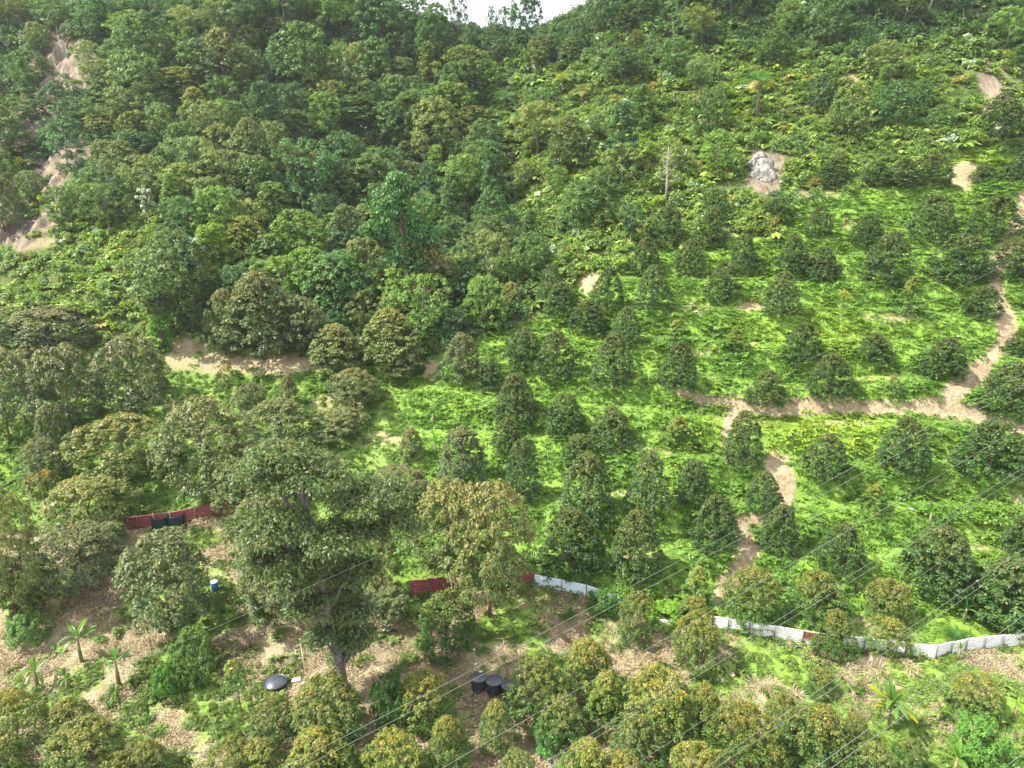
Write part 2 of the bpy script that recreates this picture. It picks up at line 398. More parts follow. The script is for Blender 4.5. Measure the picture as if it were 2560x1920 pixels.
# dirt paths, draped as worn strips
M_path = plain('path_dirt', (.37, .295, .185), .95, 0, 2.5, .6, .1, col2=(.23, .165, .10), lo=.38, hi=.62, bump=.6)
PATH_LABELS = ['pale dirt track zigzagging down the slope past the topmost orchard trees', 'level dirt path crossing the slope above the yellow ferns',
               'narrow dirt spur dropping from the level path fork', 'wide bare trodden patch below the yellow ferns', 'short dirt link between two orchard trees',
               'winding dirt footpath running down towards the white fence']
for (pts, ws), lab in zip(PATHS, PATH_LABELS):
    c3 = [ground(*p) for p in pts]; wm = [w*c[3]/F for w, c in zip(ws, c3)]
    cum = [0]
    for a, b_ in zip(c3, c3[1:]): cum.append(cum[-1]+math.hypot(a[0]-b_[0], a[1]-b_[1]))
    ts = np.arange(0, cum[-1], .35)
    X = np.interp(ts, cum, [c[0] for c in c3]); Y = np.interp(ts, cum, [c[1] for c in c3]); Wd = np.interp(ts, cum, wm)
    k = np.ones(7)/7
    if len(ts) > 20:
        X[3:-3] = np.convolve(X, k, 'valid'); Y[3:-3] = np.convolve(Y, k, 'valid')
    dx = np.gradient(X); dy = np.gradient(Y); L = np.hypot(dx, dy)+1e-6; nxv, nyv = -dy/L, dx/L
    NS = 7; V = []
    for j in range(NS):
        f_ = (j/(NS-1)-.5)
        wj = Wd*(.8+.5*(fbm(X*.8, Y*.8, 90+(j > NS//2), 3)))
        xx = X+nxv*f_*wj; yy = Y+nyv*f_*wj
        V.append(np.stack([xx, yy, hgt(xx, yy)+(.06 if 0 < j < NS-1 else -.02)], -1))
    V = np.stack(V, 1); ii = np.arange(len(ts)*NS).reshape(len(ts), NS)
    q = np.stack([ii[:-1, :-1], ii[:-1, 1:], ii[1:, 1:], ii[1:, :-1]], -1).reshape(-1, 4)
    tag(add_obj('dirt_path', mesh_np('dirt_path', V.reshape(-1, 3), [q], None, [M_path], True)), lab, kind='structure')

# ------------------------------------------------------------------ leaves and crowns
def leaves_mesh(name, C, Nn, D, ln, wd, lv, yg, mats, extra=None, fold=.0):
    """C centre, Nn normal, D direction; one bent rhombus per leaf"""
    D = D-Nn*(D*Nn).sum(-1, keepdims=True); D /= np.linalg.norm(D, axis=-1, keepdims=True)+1e-9
    S = np.cross(Nn, D); ln = np.asarray(ln)[:, None]; wd = np.asarray(wd)[:, None]
    a = C-D*ln*.5; b2 = C+S*wd*.5+Nn*ln*.10; c2 = C+D*ln*.5-Nn*ln*.06; d2 = C-S*wd*.5+Nn*ln*.10
    V = np.stack([a, b2, c2, d2], 1).reshape(-1, 3)
    q = np.arange(len(C)*4).reshape(-1, 4)
    return mesh_np(name, V, [q], {'lv': ('FACE', 'FLOAT', lv), 'yg': ('FACE', 'FLOAT', yg)}, mats)
def unit(rng, n):
    v = rng.normal(size=(n, 3)); return v/np.linalg.norm(v, axis=1, keepdims=True)
PROF = {'cone': lambda t: np.minimum(1, .66+t*1.5)*np.clip(1-t, 0, 1)**.50*1.10+.03,
        'slim': lambda t: np.minimum(1, .6+t*2.0)*np.clip(1-t, 0, 1)**.8*1.25+.03,
        'dome': lambda t: np.sqrt(np.clip(1-((t-.42)/.60)**2, 0.02, 1)),
        'round': lambda t: np.sqrt(np.clip(1-((t-.5)/.52)**2, 0.02, 1)),
        'column': lambda t: np.minimum(1, .55+t*2)*np.clip(1.02-t, 0, 1)**.32*.95,
        'umbrella': lambda t: np.clip(1.02-np.abs(t-.62)*1.9, .12, 1)**.6,
        'spread': lambda t: np.sqrt(np.clip(1-((t-.40)/.62)**2, .02, 1))}
def crown(name, prof, R, H, z0, ncl, nl, leaf, seed, mat, cr=.22, yg_top=.5, lobe=.22, inner=.18, aspect=.5, droop=.4):
    r = np.random.default_rng(seed)
    t = r.random(ncl)**.9; an = r.random(ncl)*2*math.pi
    ph = r.random(6)*6.28
    mod = 1+lobe*(np.sin(an*2+ph[0]+t*3)*.5+np.sin(an*3+ph[1]-t*5)*.5+np.sin(an*5+ph[2]+t*7)*.35)
    rad = PROF[prof](t)*R*mod*np.where(r.random(ncl) < inner, r.random(ncl)*.6, .72+.28*r.random(ncl)**.5)
    cc = np.stack([np.cos(an)*rad, np.sin(an)*rad, z0+t*H], -1)
    cs = R*cr*(.65+.7*r.random(ncl))*(1-.35*t)
    clv = r.random(ncl); k = np.repeat(np.arange(ncl), nl)
    u = unit(r, ncl*nl); u[:, 2] = np.abs(u[:, 2])*.95-.25*r.random(ncl*nl)
    C = cc[k]+u*cs[k][:, None]*(.45+.6*r.random((ncl*nl, 1)))
    C[:, 2] -= (np.hypot(C[:, 0]-cc[k, 0], C[:, 1]-cc[k, 1])**2)/(cs[k]+.01)*.25
    out = cc/(np.linalg.norm(cc-np.array([0, 0, z0+H*.35]), axis=1, keepdims=True)+.1)
    Nn = u*.7+np.array([0, 0, .55])+out[k]*.15+unit(r, ncl*nl)*.55; Nn /= np.linalg.norm(Nn, axis=1, keepdims=True)
    D = u*np.array([1, 1, .3])+unit(r, ncl*nl)*.6-np.array([0, 0, droop])
    ln = leaf*(.7+.6*r.random(len(k))); wd = ln*aspect
    tt = (C[:, 2]-z0)/H
    yg = np.clip((tt-.42)*1.5, 0, 1)*yg_top*(.35+.65*clv[k])*r.random(len(k))*1.15
    yg = np.clip(yg+(r.random(len(k)) < .04)*.5*(yg_top > 0), 0, 1)
    lv = np.clip(clv[k]*.55+r.random(len(k))*.45, 0, 1)
    return leaves_mesh(name, C, Nn, D, ln, wd, lv, yg, [mat])
def trunk(name, H, r0, mat, seed, limbs=5, top=.9, spread=.5, start=.35, bend=.04):
    r = random.Random(seed); mb = MB(); N = 7
    pts = [Vector((r.uniform(-bend, bend)*H*(i/N), r.uniform(-bend, bend)*H*(i/N), H*top*i/N - (0.4 if i == 0 else 0))) for i in range(N+1)]
    mb.tube(pts, [r0*(1.25 if i == 0 else 1)*(1-.8*i/N) for i in range(N+1)], 7)
    for k in range(limbs):
        f = start+(top-start)*(k+.3)/limbs*.95; i = min(int(f/top*N), N-1); p = pts[i].lerp(pts[i+1], (f/top*N)-i)
        a = k*2.4+r.random(); L = H*spread*(1-.55*f)*r.uniform(.7, 1.1); d = Vector((math.cos(a), math.sin(a), r.uniform(.35, .8)))
        q1 = p+d*L*.5; q2 = q1+Vector((d.x, d.y, d.z*1.3))*L*.5
        mb.tube([p, q1, q2], [r0*.45*(1-.6*f), r0*.28*(1-.6*f), r0*.08], 5, False)
    return mb.mesh(name, mat, True)

PR = {}
def proto(key, prof, R, H, clear, ncl, nl, leaf, mat, bark, **kw):
    """crown and trunk meshes; clear = bare trunk share of the height; stored with its radius and height"""
    sd = abs(hash(key)) % 9999 if False else sum(ord(ch)*(i+3) for i, ch in enumerate(key))
    z0 = H*clear; lim = kw.pop('limbs', 5); spread = kw.pop('spread', .35); r0 = kw.pop('r0', H*.018)
    me = crown(key+'_crown', prof, R, H-z0, z0, ncl, nl, leaf, sd, mat, **kw)
    tm = trunk(key+'_trunk', H, r0, bark, sd, lim, .9, spread, max(clear*.9, .12))
    PR[key] = (me, tm, R, H)
for i in range(4): proto('cone%d' % i, 'cone', 2.4, 5.6, .02, 330, 26, .215, M_orch, M_bark, yg_top=.45, lobe=.09, cr=.15)
for i in range(2): proto('slim%d' % i, 'slim', 1.6, 5.0, .08, 130, 30, .20, M_orch, M_bark, yg_top=.8, lobe=.15, cr=.18)
for i in range(4): proto('ripe%d' % i, 'cone' if i % 2 else 'dome', 2.5, 5.2, .03, 300, 30, .20, M_orch, M_bark, yg_top=.95, lobe=.2, cr=.17)
for i in range(4): proto('old%d' % i, 'dome', 3.0, 7.2, .20, 330, 34, .235, M_old, M_barkr, yg_top=.55, lobe=.30, cr=.17, spread=.40, limbs=8, inner=.12)
for i in range(2): proto('oldcone%d' % i, 'cone', 2.8, 7.0, .12, 320, 32, .235, M_old, M_barkr, yg_top=.7, lobe=.2, cr=.16, spread=.35, limbs=7)
proto('young', 'round', 1.3, 4.2, .45, 60, 26, .20, M_orch, M_bark, yg_top=1.0, lobe=.2, cr=.24)
for i in range(5): proto('forest%d' % i, 'dome', 3.2, 7.5, .10, 290, 44, .235, M_for, M_bark, yg_top=.45 if i == 3 else .12, lobe=.32, cr=.18, aspect=.6)
for i in range(3): proto('wild%d' % i, 'round', 3.0, 7.5, .22, 150, 54, .225, M_for, M_barkg, yg_top=.2, lobe=.6, cr=.22, aspect=.6, limbs=9, spread=.5)
for i in range(2): proto('spire%d' % i, 'column', 1.9, 8.5, .08, 240, 42, .21, M_for, M_bark, yg_top=.15, lobe=.35, cr=.26)
for i in range(2): proto('layer%d' % i, 'umbrella', 3.0, 7.5, .35, 130, 56, .235, M_for, M_barkg, yg_top=.2, lobe=.5, cr=.22, limbs=8, spread=.6)
proto('pale', 'umbrella', 2.0, 6.5, .45, 34, 16, .70, M_pale, M_barkg, yg_top=0, lobe=.5, cr=.26, aspect=.8, limbs=6, spread=.4, r0=.07)
proto('bush', 'dome', 2.2, 3.4, .02, 190, 36, .22, M_shrub, M_bark, yg_top=.2, lobe=.3, cr=.2)

# ------------------------------------------------------------------ tree placing and naming
LM_ORCH = [("the dirt path fork", 1840, 1010), ("the trodden bare patch", 1960, 1200), ("the footpath foot", 1790, 1490),
           ("the white fence corner", 2337, 1610), ("the rusty fence sheet", 1970, 1578), ("the three black tanks", 1235, 1705), ("the middle red fence", 1085, 1470),
           ("the pair of black tanks", 420, 1300), ("the wooden ladder", 750, 1650), ("the bare dirt terrace", 540, 905), ("the yellow-leaved banana", 2218, 1780),
           ("the upper track bend", 2500, 760), ("the blue barrel", 538, 1465), ("the tall grey trunk", 850, 1640), ("the white paper scraps", 2330, 1265),
           ("the reddish soil notch", 1470, 710), ("the hanging fern clump", 2389, 1560), ("the hose loop", 1195, 1645), ("the black lidded tub", 692, 1705),
           ("the yellow sapling", 2108, 750)]
LM_FOR = [("the bare dead tree", 1663, 440), ("the grey rock face", 1912, 415), ("the big dark palm", 1890, 240), ("the blue-green column tree", 1555, 350),
          ("the vine-draped tower tree", 1005, 600), ("the bright green pillar tree", 545, 640), ("the brown cliff", 110, 330), ("the gap of sky", 1380, 60),
          ("the brown landslip scar", 2480, 235), ("the tan soil patch", 2405, 435), ("the yellow-tipped round tree", 1185, 305), ("the pale-leaved tree", 490, 660),
          ("the grey-trunked airy tree", 492, 400), ("the reddish soil notch", 1470, 710), ("the vine-covered stump", 405, 790), ("the flowering yellow crown", 275, 320),
          ("the broad yellow-topped tree", 457, 215), ("the leaning bare-limbed tree", 2250, 60)]
TREES = []   # root, crown, descr, kind word, px, py, lms
def tree(key, px_, top, base, w, desc, kind='orchard_tree', tint=(1, 1, 1), lms=LM_ORCH, crownbase=True, label=None, group=None, rot=None, word='orchard tree'):
    """px_, top, base, w are read off the photograph; the tree is then a real tree of that size standing on the ground"""
    me, tm, R, H = PR[key]
    by = base-(w*.16 if crownbase else 0)
    x, y, z, d = ground(px_, by)
    yt = (960-(top+w*.03))/F
    zt = y*(yt*cp-sp)/(cp+yt*sp)+CAMZ
    h = max(zt-z, 1.0); wm = w*d/F
    s_xy = wm/(2*R)*1.0; h *= 1.04; s_z = min(max(h/H, .45*s_xy), 3.0*s_xy)
    rz = random.uniform(0, 6.28) if rot is None else rot
    root = thing(kind, '', 'tree', (x, y, z-.05), rz, group, (s_xy*random.uniform(.93, 1.07), s_xy*random.uniform(.93, 1.07), s_z))
    root.rotation_euler = (random.gauss(0, .035), random.gauss(0, .035), rz)
    c = add_obj('crown', me, root); v = random.uniform(.86, 1.14)
    c['tint'] = [tint[0]*v*random.uniform(.93, 1.07), tint[1]*v, tint[2]*v*random.uniform(.9, 1.1)]
    add_obj('trunk', tm, root)
    mid = (top+base)/2
    if label: root['label'] = label; lms = None
    TREES.append((root, desc, px_, mid, lms, word))
    return root
ORD = ['first', 'second', 'third', 'fourth', 'fifth', 'sixth', 'seventh', 'eighth', 'ninth', 'tenth', 'eleventh', 'twelfth', 'thirteenth', 'fourteenth', 'fifteenth',
       'sixteenth', 'seventeenth', 'eighteenth', 'nineteenth', 'twentieth', 'twenty-first', 'twenty-second', 'twenty-third', 'twenty-fourth']
def name_trees():
    G = {}
    for T in TREES:
        root, desc, x, y, lms, word = T
        if not lms: continue
        L = min(lms, key=lambda l: math.hypot(l[1]-x, l[2]-y)); dx, dy = x-L[1], y-L[2]
        k = int(round(math.degrees(math.atan2(-dy, dx))/45)) % 8
        dirs = ['right of', 'up and right of', 'above', 'up and left of', 'left of', 'down and left of', 'below', 'down and right of'][k]
        G.setdefault((L[0], dirs), []).append((math.hypot(dx, dy), T))
    for (L, dirs), lst in G.items():
        lst.sort(key=lambda a: a[0])
        for i, (_, T) in enumerate(lst):
            T[0]['label'] = f"{T[1]} tree{', ' + ORD[min(i, 23)] if len(lst) > 1 else ''} {dirs} {L}"

OG = 'young orchard trees planted over the green slope'
RG = 'orange-tipped orchard trees on the lower terrace'
LG = 'older orchard trees on the grassy terraces at left'
FG = 'trees of the wild forest covering the hill'
# centre x, top, bottom, width (photo pixels)
CONES = [(1665, 512, 625, 88), (1772, 515, 625, 88), (1610, 593, 692, 70), (1723, 599, 702, 84), (1859, 587, 700, 80), (1517, 668, 785, 86), (1633, 665, 785, 88), (1810, 656, 768, 88),
         (1378, 660, 765, 66), (1404, 706, 800, 84), (1468, 749, 846, 104), (1566, 767, 872, 80), (1312, 820, 932, 92), (1390, 827, 958, 108), (1535, 838, 985, 114),
         (1694, 856, 986, 102), (1228, 895, 990, 82), (1290, 935, 1078, 112), (2047, 515, 604, 72), (2163, 538, 624, 80), (2325, 486, 622, 116), (2478, 489, 616, 132),
         (1978, 590, 694, 80), (2050, 616, 717, 94), (2212, 578, 724, 118), (2392, 584, 724, 138), (2545, 590, 718, 140), (1952, 680, 800, 92),
         (2452, 714, 810, 92), (2005, 807, 918, 94), (2180, 833, 920, 98), (2354, 845, 960, 102), (2560, 824, 902, 100), (2071, 885, 1008, 114), (2520, 905, 1055, 150),
         (1912, 927, 1030, 100), (1413, 986, 1104, 102), (1527, 1018, 1130, 108), (1855, 1030, 1175, 100), (1270, 1045, 1142, 86), (1307, 1100, 1254, 92), (1448, 1085, 1178, 102),
         (1468, 1140, 1334, 142), (1620, 1135, 1318, 118), (1730, 1150, 1266, 90), (1785, 1240, 1388, 124), (1428, 1275, 1455, 164), (1590, 1280, 1466, 138), (1908, 1180, 1292, 88),
         (1945, 1262, 1392, 92), (2060, 1087, 1210, 118), (2255, 1045, 1198, 130), (2470, 1050, 1218, 174), (2100, 1313, 1438, 118), (2335, 1320, 1500, 184),
         (2560, 1275, 1405, 120), (2525, 1400, 1585, 200), (2530, 350, 395, 70), (2255, 395, 480, 88), (2080, 395, 480, 88), (2330, 385, 480, 92), (2455, 410, 470, 68), (2500, 230, 350, 110), (2550, 380, 470, 80), (2190, 400, 478, 80)]
YGR = [(1685, 800, 882, 60, 'slender pale green'), (1835, 822, 884, 62, 'small pale green'), (2272, 691, 798, 74, 'open light green layered'), (1693, 1040, 1133, 84, 'light green feathery'),
       (2180, 1210, 1285, 64, 'bright yellow-green feathery'), (2230, 935, 1002, 42, 'spindly little'), (1737, 1418, 1535, 90, 'narrow green'), (1900, 300, 345, 50, 'small green')]
RIPE = [(1880, 1425, 1562, 128, 'plump green'), (2040, 1435, 1572, 128, 'plump dark green'), (2210, 1455, 1568, 112, 'golden-topped green'), (2082, 1530, 1655, 98, 'orange-tinged'),
        (2215, 1550, 1642, 90, 'golden orange round'), (2045, 1672, 1748, 70, 'little olive'), (2435, 1695, 1808, 118, 'dark olive bushy'), (2040, 1775, 1934, 164, 'broad golden-olive'),
        (2125, 1790, 1878, 62, 'slim olive'), (2175, 1860, 1975, 110, 'olive tipped'), (1950, 1745, 1850, 70, 'yellow-tipped scrubby'), (1925, 1860, 1965, 90, 'green bushy'),
        (1590, 1480, 1620, 80, 'slender olive'), (1730, 1490, 1570, 82, 'orange-crested'), (1740, 1538, 1684, 114, 'bronze cone-shaped'), (1465, 1595, 1765, 146, 'tall orange-crowned'),
        (1340, 1655, 1825, 132, 'large green'), (1515, 1680, 1835, 116, 'copper-tinged'), (1640, 1680, 1855, 154, 'big golden-brown crowned'), (1745, 1715, 1855, 104, 'olive-brown'),
        (1850, 1775, 1945, 146, 'bright yellow-orange'), (1590, 1790, 1935, 116, 'olive pointed'), (1730, 1870, 2005, 124, 'yellow-olive'), (1460, 1855, 2005, 136, 'yellow-green round'),
        (1400, 1750, 1885, 116, 'deep green'), (1550, 1880, 2005, 124, 'golden green'), (830, 1700, 1885, 166, 'large leafy green'), (800, 1830, 2005, 196, 'very broad green'),
        (690, 1745, 1870, 100, 'thin-crowned green'), (660, 1850, 1985, 124, 'shaggy olive'), (1065, 1685, 1835, 124, 'yellow-crested green'), (1115, 1795, 1935, 114, 'orange feathery'),
        (985, 1845, 1985, 134, 'pale gold round'), (1245, 1750, 1885, 84, 'pale green spindly'), (215, 1810, 1965, 156, 'broad blue-green'), (190, 1755, 1885, 134, 'mustard-topped'),
        (50, 1740, 1905, 134, 'rust-topped'), (375, 1855, 1965, 104, 'squat green'), (590, 1860, 1985, 114, 'golden shaggy'), (20, 1855, 1985, 114, 'dark green'),
        (1290, 1880, 1990, 90, 'pale green'), (2270, 1850, 1950, 70, 'small olive'), (300, 1890, 1990, 90, 'small golden')]
OLD = [(15, 770, 905, 136, 'old', 'grey-green'), (130, 770, 905, 176, 'old', 'olive grey wide'), (85, 870, 985, 120, 'old', 'shaggy dark olive'), (180, 873, 1080, 154, 'old', 'pale olive spreading'),
       (345, 845, 1047, 172, 'old', 'silvery olive broad'), (25, 880, 1100, 140, 'old', 'dense olive'), (565, 728, 888, 104, 'oldcone', 'slim grey-green'), (662, 683, 898, 190, 'oldcone', 'towering grey-green'),
       (750, 745, 893, 124, 'old', 'shaded grey-green'), (848, 810, 955, 140, 'oldcone', 'rust-capped pear-shaped'), (980, 775, 938, 152, 'oldcone', 'golden-capped pear-shaped'),
       (1155, 833, 958, 100, 'oldcone', 'twin-topped olive'), (150, 1018, 1200, 100, 'oldcone', 'pale feathery conical'), (320, 1045, 1240, 205, 'old', 'golden-domed wide'),
       (535, 1005, 1262, 190, 'old', 'tall olive'), (235, 1200, 1385, 180, 'old', 'golden-green wide'), (45, 1212, 1552, 150, 'old', 'tall orange-trunked'), (215, 1320, 1505, 205, 'old', 'broad deep olive'),
       (430, 1345, 1578, 208, 'old', 'wide spreading'), (620, 1125, 1295, 146, 'old', 'orange-shouldered'), (710, 1000, 1150, 156, 'old', 'dark crowned'), (1000, 1170, 1297, 146, 'old', 'thin-trunked grey-green'),
       (1160, 1070, 1222, 138, 'oldcone', 'bronze-green pointed'), (1120, 1210, 1450, 166, 'old', 'tall rust-topped'), (1225, 1220, 1543, 196, 'old', 'massive gold-topped'),
       (955, 1325, 1505, 100, 'oldcone', 'slim orange-tinged'), (1030, 1070, 1152, 66, 'oldcone', 'small dark'), (890, 925, 1032, 116, 'old', 'pale rounded'), (850, 1030, 1115, 136, 'old', 'low olive'),
       (690, 1250, 1480, 175, 'old', 'deep olive full'), (690, 1400, 1565, 134, 'old', 'green mossy-trunked'), (725, 940, 1030, 60, 'oldcone', 'narrow orange'), (50, 1400, 1540, 134, 'old', 'shaded green'),
       (960, 1470, 1570, 116, 'old', 'shaded bushy'), (630, 960, 1040, 70, 'old', 'low grey bushy'), (1010, 880, 965, 90, 'old', 'pale scrubby'), (800, 1130, 1240, 120, 'old', 'greyish'),
       (610, 1185, 1285, 96, 'old', 'shaggy grey-green'), (780, 1360, 1520, 150, 'old', 'wispy hanging'), (120, 1100, 1230, 100, 'old', 'small shaded')]
rr = random.Random(3)
for i, (x_, t_, b_, w_) in enumerate(CONES):
    size = 'large' if w_ > 125 else ('small' if w_ < 82 else 'medium'); shp = rr.choice(['dark green cone-shaped', 'dark green pear-shaped', 'deep green tapering'])
    tree('cone%d' % (i % 4), x_, t_, b_, w_, f'{size} {shp}', tint=(1, 1.02, 1), group=OG)
for i, (x_, t_, b_, w_, de) in enumerate(YGR):
    tree('slim%d' % (i % 2), x_, t_, b_, w_, de, tint=(1.7, 1.7, 1.2), group=OG)
for i, (x_, t_, b_, w_, de) in enumerate(RIPE):
    warm = any(k in de for k in ('gold', 'orange', 'yellow', 'copper', 'bronze', 'rust', 'mustard', 'brown'))
    tree('ripe%d' % (i % 4), x_, t_, b_, w_*1.08, de, tint=(1.40, 1.38, 1.0) if warm else (1.3, 1.35, 1.1), group=RG)
for i, (x_, t_, b_, w_, kd, de) in enumerate(OLD):
    key = kd+str(i % (4 if kd == 'old' else 2))
    tree(key, x_, t_, b_, w_, de, tint=(1.25, 1.15, .9) if any(k in de for k in ('gold', 'orange', 'rust')) else (1, 1, 1), group=LG, crownbase=(b_-t_) < 1.1*w_)
tree('young', 2108, 726, 780, 30, '', tint=(2.4, 2.0, 1), crownbase=False, label='little sapling with yellow tips and a forked white trunk', group=OG)
tree('young', 573, 915, 1022, 46, '', tint=(1.5, 1.2, 1), crownbase=False, label='small ball-topped golden sapling on a thin white trunk beside the bare dirt terrace', group=LG)
tree('young', 125, 1177, 1297, 76, '', tint=(1.7, 1.3, .8), crownbase=False, label='small golden ball-crowned tree with a bare trunk left of the olive trees', group=LG)
tree('young', 604, 1660, 1782, 66, '', tint=(1.5, 1.6, 1), crownbase=False, label='young open-crowned tree with a thin trunk left of the black lidded tub', group=RG)
tree('ripe1', 1115, 1480, 1644, 144, '', tint=(.9, 1.15, .8), label='dense dark green fruit tree standing below the middle red fence', group=LG)
tree('bush', 2445, 1810, 1925, 128, '', kind='shrub', tint=(.8, 1.2, .8), label='bright glossy green shrub below the dark olive tree in the lower right corner')
tree('bush', 75, 1535, 1618, 88, '', kind='shrub', tint=(.8, 1.0, .9), label='leafy green shrub at the foot of the orange-trunked tree on the left')
tree('bush', 975, 1690, 1835, 84, '', kind='shrub', tint=(.42, .75, .6), label='very dark broad-leaved shrub left of the yellow-crested tree')
tree('bush', 1375, 1835, 1895, 66, '', kind='shrub', tint=(.7, 1.3, 1.1), label='blue-green big-leaved shrub beneath the large green tree near the tanks')
tree('bush', 420, 1665, 1750, 76, '', kind='shrub', tint=(.6, 1.1, .5), label='creeper-covered green mound beside the black hose')
tree('bush', 490, 1580, 1712, 100, '', kind='shrub', tint=(.8, .95, .9), label='tall leafy shrub climbing the dry bank above the black lidded tub')
tree('bush', 890, 1440, 1500, 80, '', kind='shrub', tint=(.6, .8, .7), label='shaded green shrub right of the tall grey trunk')
tree('bush', 1510, 1480, 1540, 70, '', kind='shrub', tint=(.5, .9, .5), label='dark green shrub smothering the end of the white fence section')
tree('bush', 1670, 1500, 1560, 130, '', kind='shrub', tint=(1.2, 1.6, .6), label='bright lime green creeper mound above the half-buried fence sheet')

# the one giant: tall grey trunk, great irregular crown
def giant():
    x, y, z, d = ground(862, 1752)
    yt = (960-1085)/F; zt = y*(yt*cp-sp)/(cp+yt*sp)+CAMZ; H = zt-z
    root = thing('giant_tree', 'tallest tree, grey-green spreading crown on a long bare grey trunk', 'tree', (x, y, z-.1))
    mb = MB(); lean = -1.7
    tp = [Vector((lean*(i/9)**1.3, 0.15*math.sin(i), H*.86*i/9)) for i in range(10)]
    mb.tube(tp, [.34*(1-.62*i/9)+(.12 if i == 0 else 0) for i in range(10)], 12)
    rg = np.random.default_rng(5); Cs = []
    lobes = [(-2.4, -.4, H*.93, 2.3), (-4.2, 1.0, H*.83, 2.2), (-.6, -.9, H*.87, 2.3), (2.2, .5, H*.78, 2.4), (-4.6, 0, H*.68, 2.1), (3.5, .2, H*.67, 1.9), (-2.6, -1.5, H*.72, 2.1),
             (.5, -1.5, H*.68, 2.2), (-1.2, -1.5, H*.60, 1.8), (-4.0, .4, H*.55, 1.8), (-1.9, -1.3, H*.55, 1.9), (.9, .8, H*.50, 1.7), (-1.3, -.9, H*.42, 1.6), (.9, .4, H*.36, 1.5), (-.75, -.7, H*.29, 1.1), (1.0, 0, H*.26, 1.2), (-.2, 1.0, H*.16, .8)]
    for lx, ly, lz, lr in lobes:
        f = min(max((lz-H*.1)/(H*.86), .05), .97); k = min(int(f*9), 8); p = tp[k].lerp(tp[k+1], f*9-k)
        mb.tube([p-Vector((0, 0, .8)), Vector((lx, ly, lz-.3))*.55+p*.45, Vector((lx, ly, lz))], [.13, .08, .03], 5, False)
        m_ = int(58*lr); u = unit(rg, m_); u[:, 2] = np.abs(u[:, 2])*.8-.2
        Cs.append(np.concatenate([np.array([[lx, ly, lz]])+u*lr*np.array([1, 1, .85])*(.35+.65*rg.random((m_, 1))), np.full((m_, 1), lr)], 1))
    Cs = np.concatenate(Cs); nl = 28; k = np.repeat(np.arange(len(Cs)), nl)
    u = unit(rg, len(k)); u[:, 2] = np.abs(u[:, 2])*.9-.2
    C = Cs[k, :3]+u*.62*(.4+.6*rg.random((len(k), 1))); Nn = u*.7+np.array([0, 0, .5])+unit(rg, len(k))*.6; Nn /= np.linalg.norm(Nn, axis=1, keepdims=True)
    D = u+unit(rg, len(k))*.6-np.array([0, 0, .6]); ln = .25*(.7+.6*rg.random(len(k))); cv = rg.random(len(Cs))
    me = leaves_mesh('giant_crown', C, Nn, D, ln, ln*.42, np.clip(cv[k]*.5+rg.random(len(k))*.5, 0, 1), (rg.random(len(Cs))[k] < .04)*.3, [M_old])
    c = add_obj('crown', me, root); c['tint'] = [.95, .98, .85]
    add_obj('trunk', mb.mesh('giant_trunk', M_barkt, True), root)
giant()

# ---- the wild forest
tree('spire0', 1555, 258, 455, 84, '', kind='forest_tree', tint=(.62, .85, .95), label='tall narrow blue-green column tree above the orchard', group=FG)
tree('spire1', 545, 560, 735, 96, '', kind='forest_tree', tint=(1.35, 1.5, .5), label='bright green rounded pillar-like tree in the dark forest', group=FG)
tree('forest0', 848, 635, 830, 165, '', kind='forest_tree', tint=(.85, 1.15, .9), label='large full-crowned green tree left of the vine-draped tower tree', group=FG)
tree('layer0', 492, 345, 475, 106, '', kind='forest_tree', tint=(1.5, 1.35, 1.3), crownbase=False, label='airy pale olive tree with a forked grey trunk', group=FG)
tree('forest3', 457, 168, 275, 128, '', kind='forest_tree', tint=(1.4, 1.2, .8), label='broad domed tree with a yellow top high on the hill', group=FG)
tree('forest3', 275, 290, 356, 100, '', kind='forest_tree', tint=(1.7, 1.3, .9), label='flowering yellowish crown just right of the brown cliff', group=FG)
tree('forest1', 345, 332, 415, 120, '', kind='forest_tree', tint=(.6, .85, .85), label='dark bluish domed tree right of the brown cliff', group=FG)
tree('forest3', 1185, 265, 352, 84, '', kind='forest_tree', tint=(1.5, 1.25, .8), label='round yellow-tipped tree in the middle of the forest', group=FG)
tree('forest2', 742, 275, 384, 92, '', kind='forest_tree', tint=(.9, .95, .9), label='dark pointed tree with a rusty tip in the forest middle', group=FG)
tree('forest4', 740, 58, 165, 98, '', kind='forest_tree', tint=(.9, 1.0, .95), label='greyish green full tree high on the forest slope', group=FG)
tree('forest1', 895, 255, 335, 130, '', kind='forest_tree', tint=(.95, 1.0, .85), label='flat-topped olive tree left of the yellow-tipped round tree', group=FG)
tree('forest2', 1563, 120, 212, 92, '', kind='forest_tree', tint=(1.05, 1.05, .95), label='round olive tree above the blue-green column tree', group=FG)
tree('forest3', 1361, 88, 182, 74, '', kind='forest_tree', tint=(1.2, 1.0, .9), label='pink-topped tree just below the gap of sky', group=FG)
tree('oldcone0', 1425, 95, 178, 64, '', kind='forest_tree', tint=(.8, 1.0, .8), label='dark pointed tree below the gap of sky', group=FG)
tree('forest0', 1315, -25, 135, 82, '', kind='forest_tree', tint=(.55, .75, .75), label='dark rounded tree standing against the sky in the middle of the gap', group=FG)
tree('wild0', 1148, -30, 110, 50, '', kind='forest_tree', tint=(.7, .8, .8), label='thin wispy tree rising into the sky at the left of the gap', group=FG)
tree('wild1', 1262, 20, 110, 38, '', kind='forest_tree', tint=(.6, .8, .8), label='small forked tree silhouetted left of the dark skyline tree', group=FG)
tree('wild2', 1226, 20, 110, 26, '', kind='forest_tree', tint=(.6, .8, .8), label='tiny spindly tree silhouetted against the sky', group=FG)
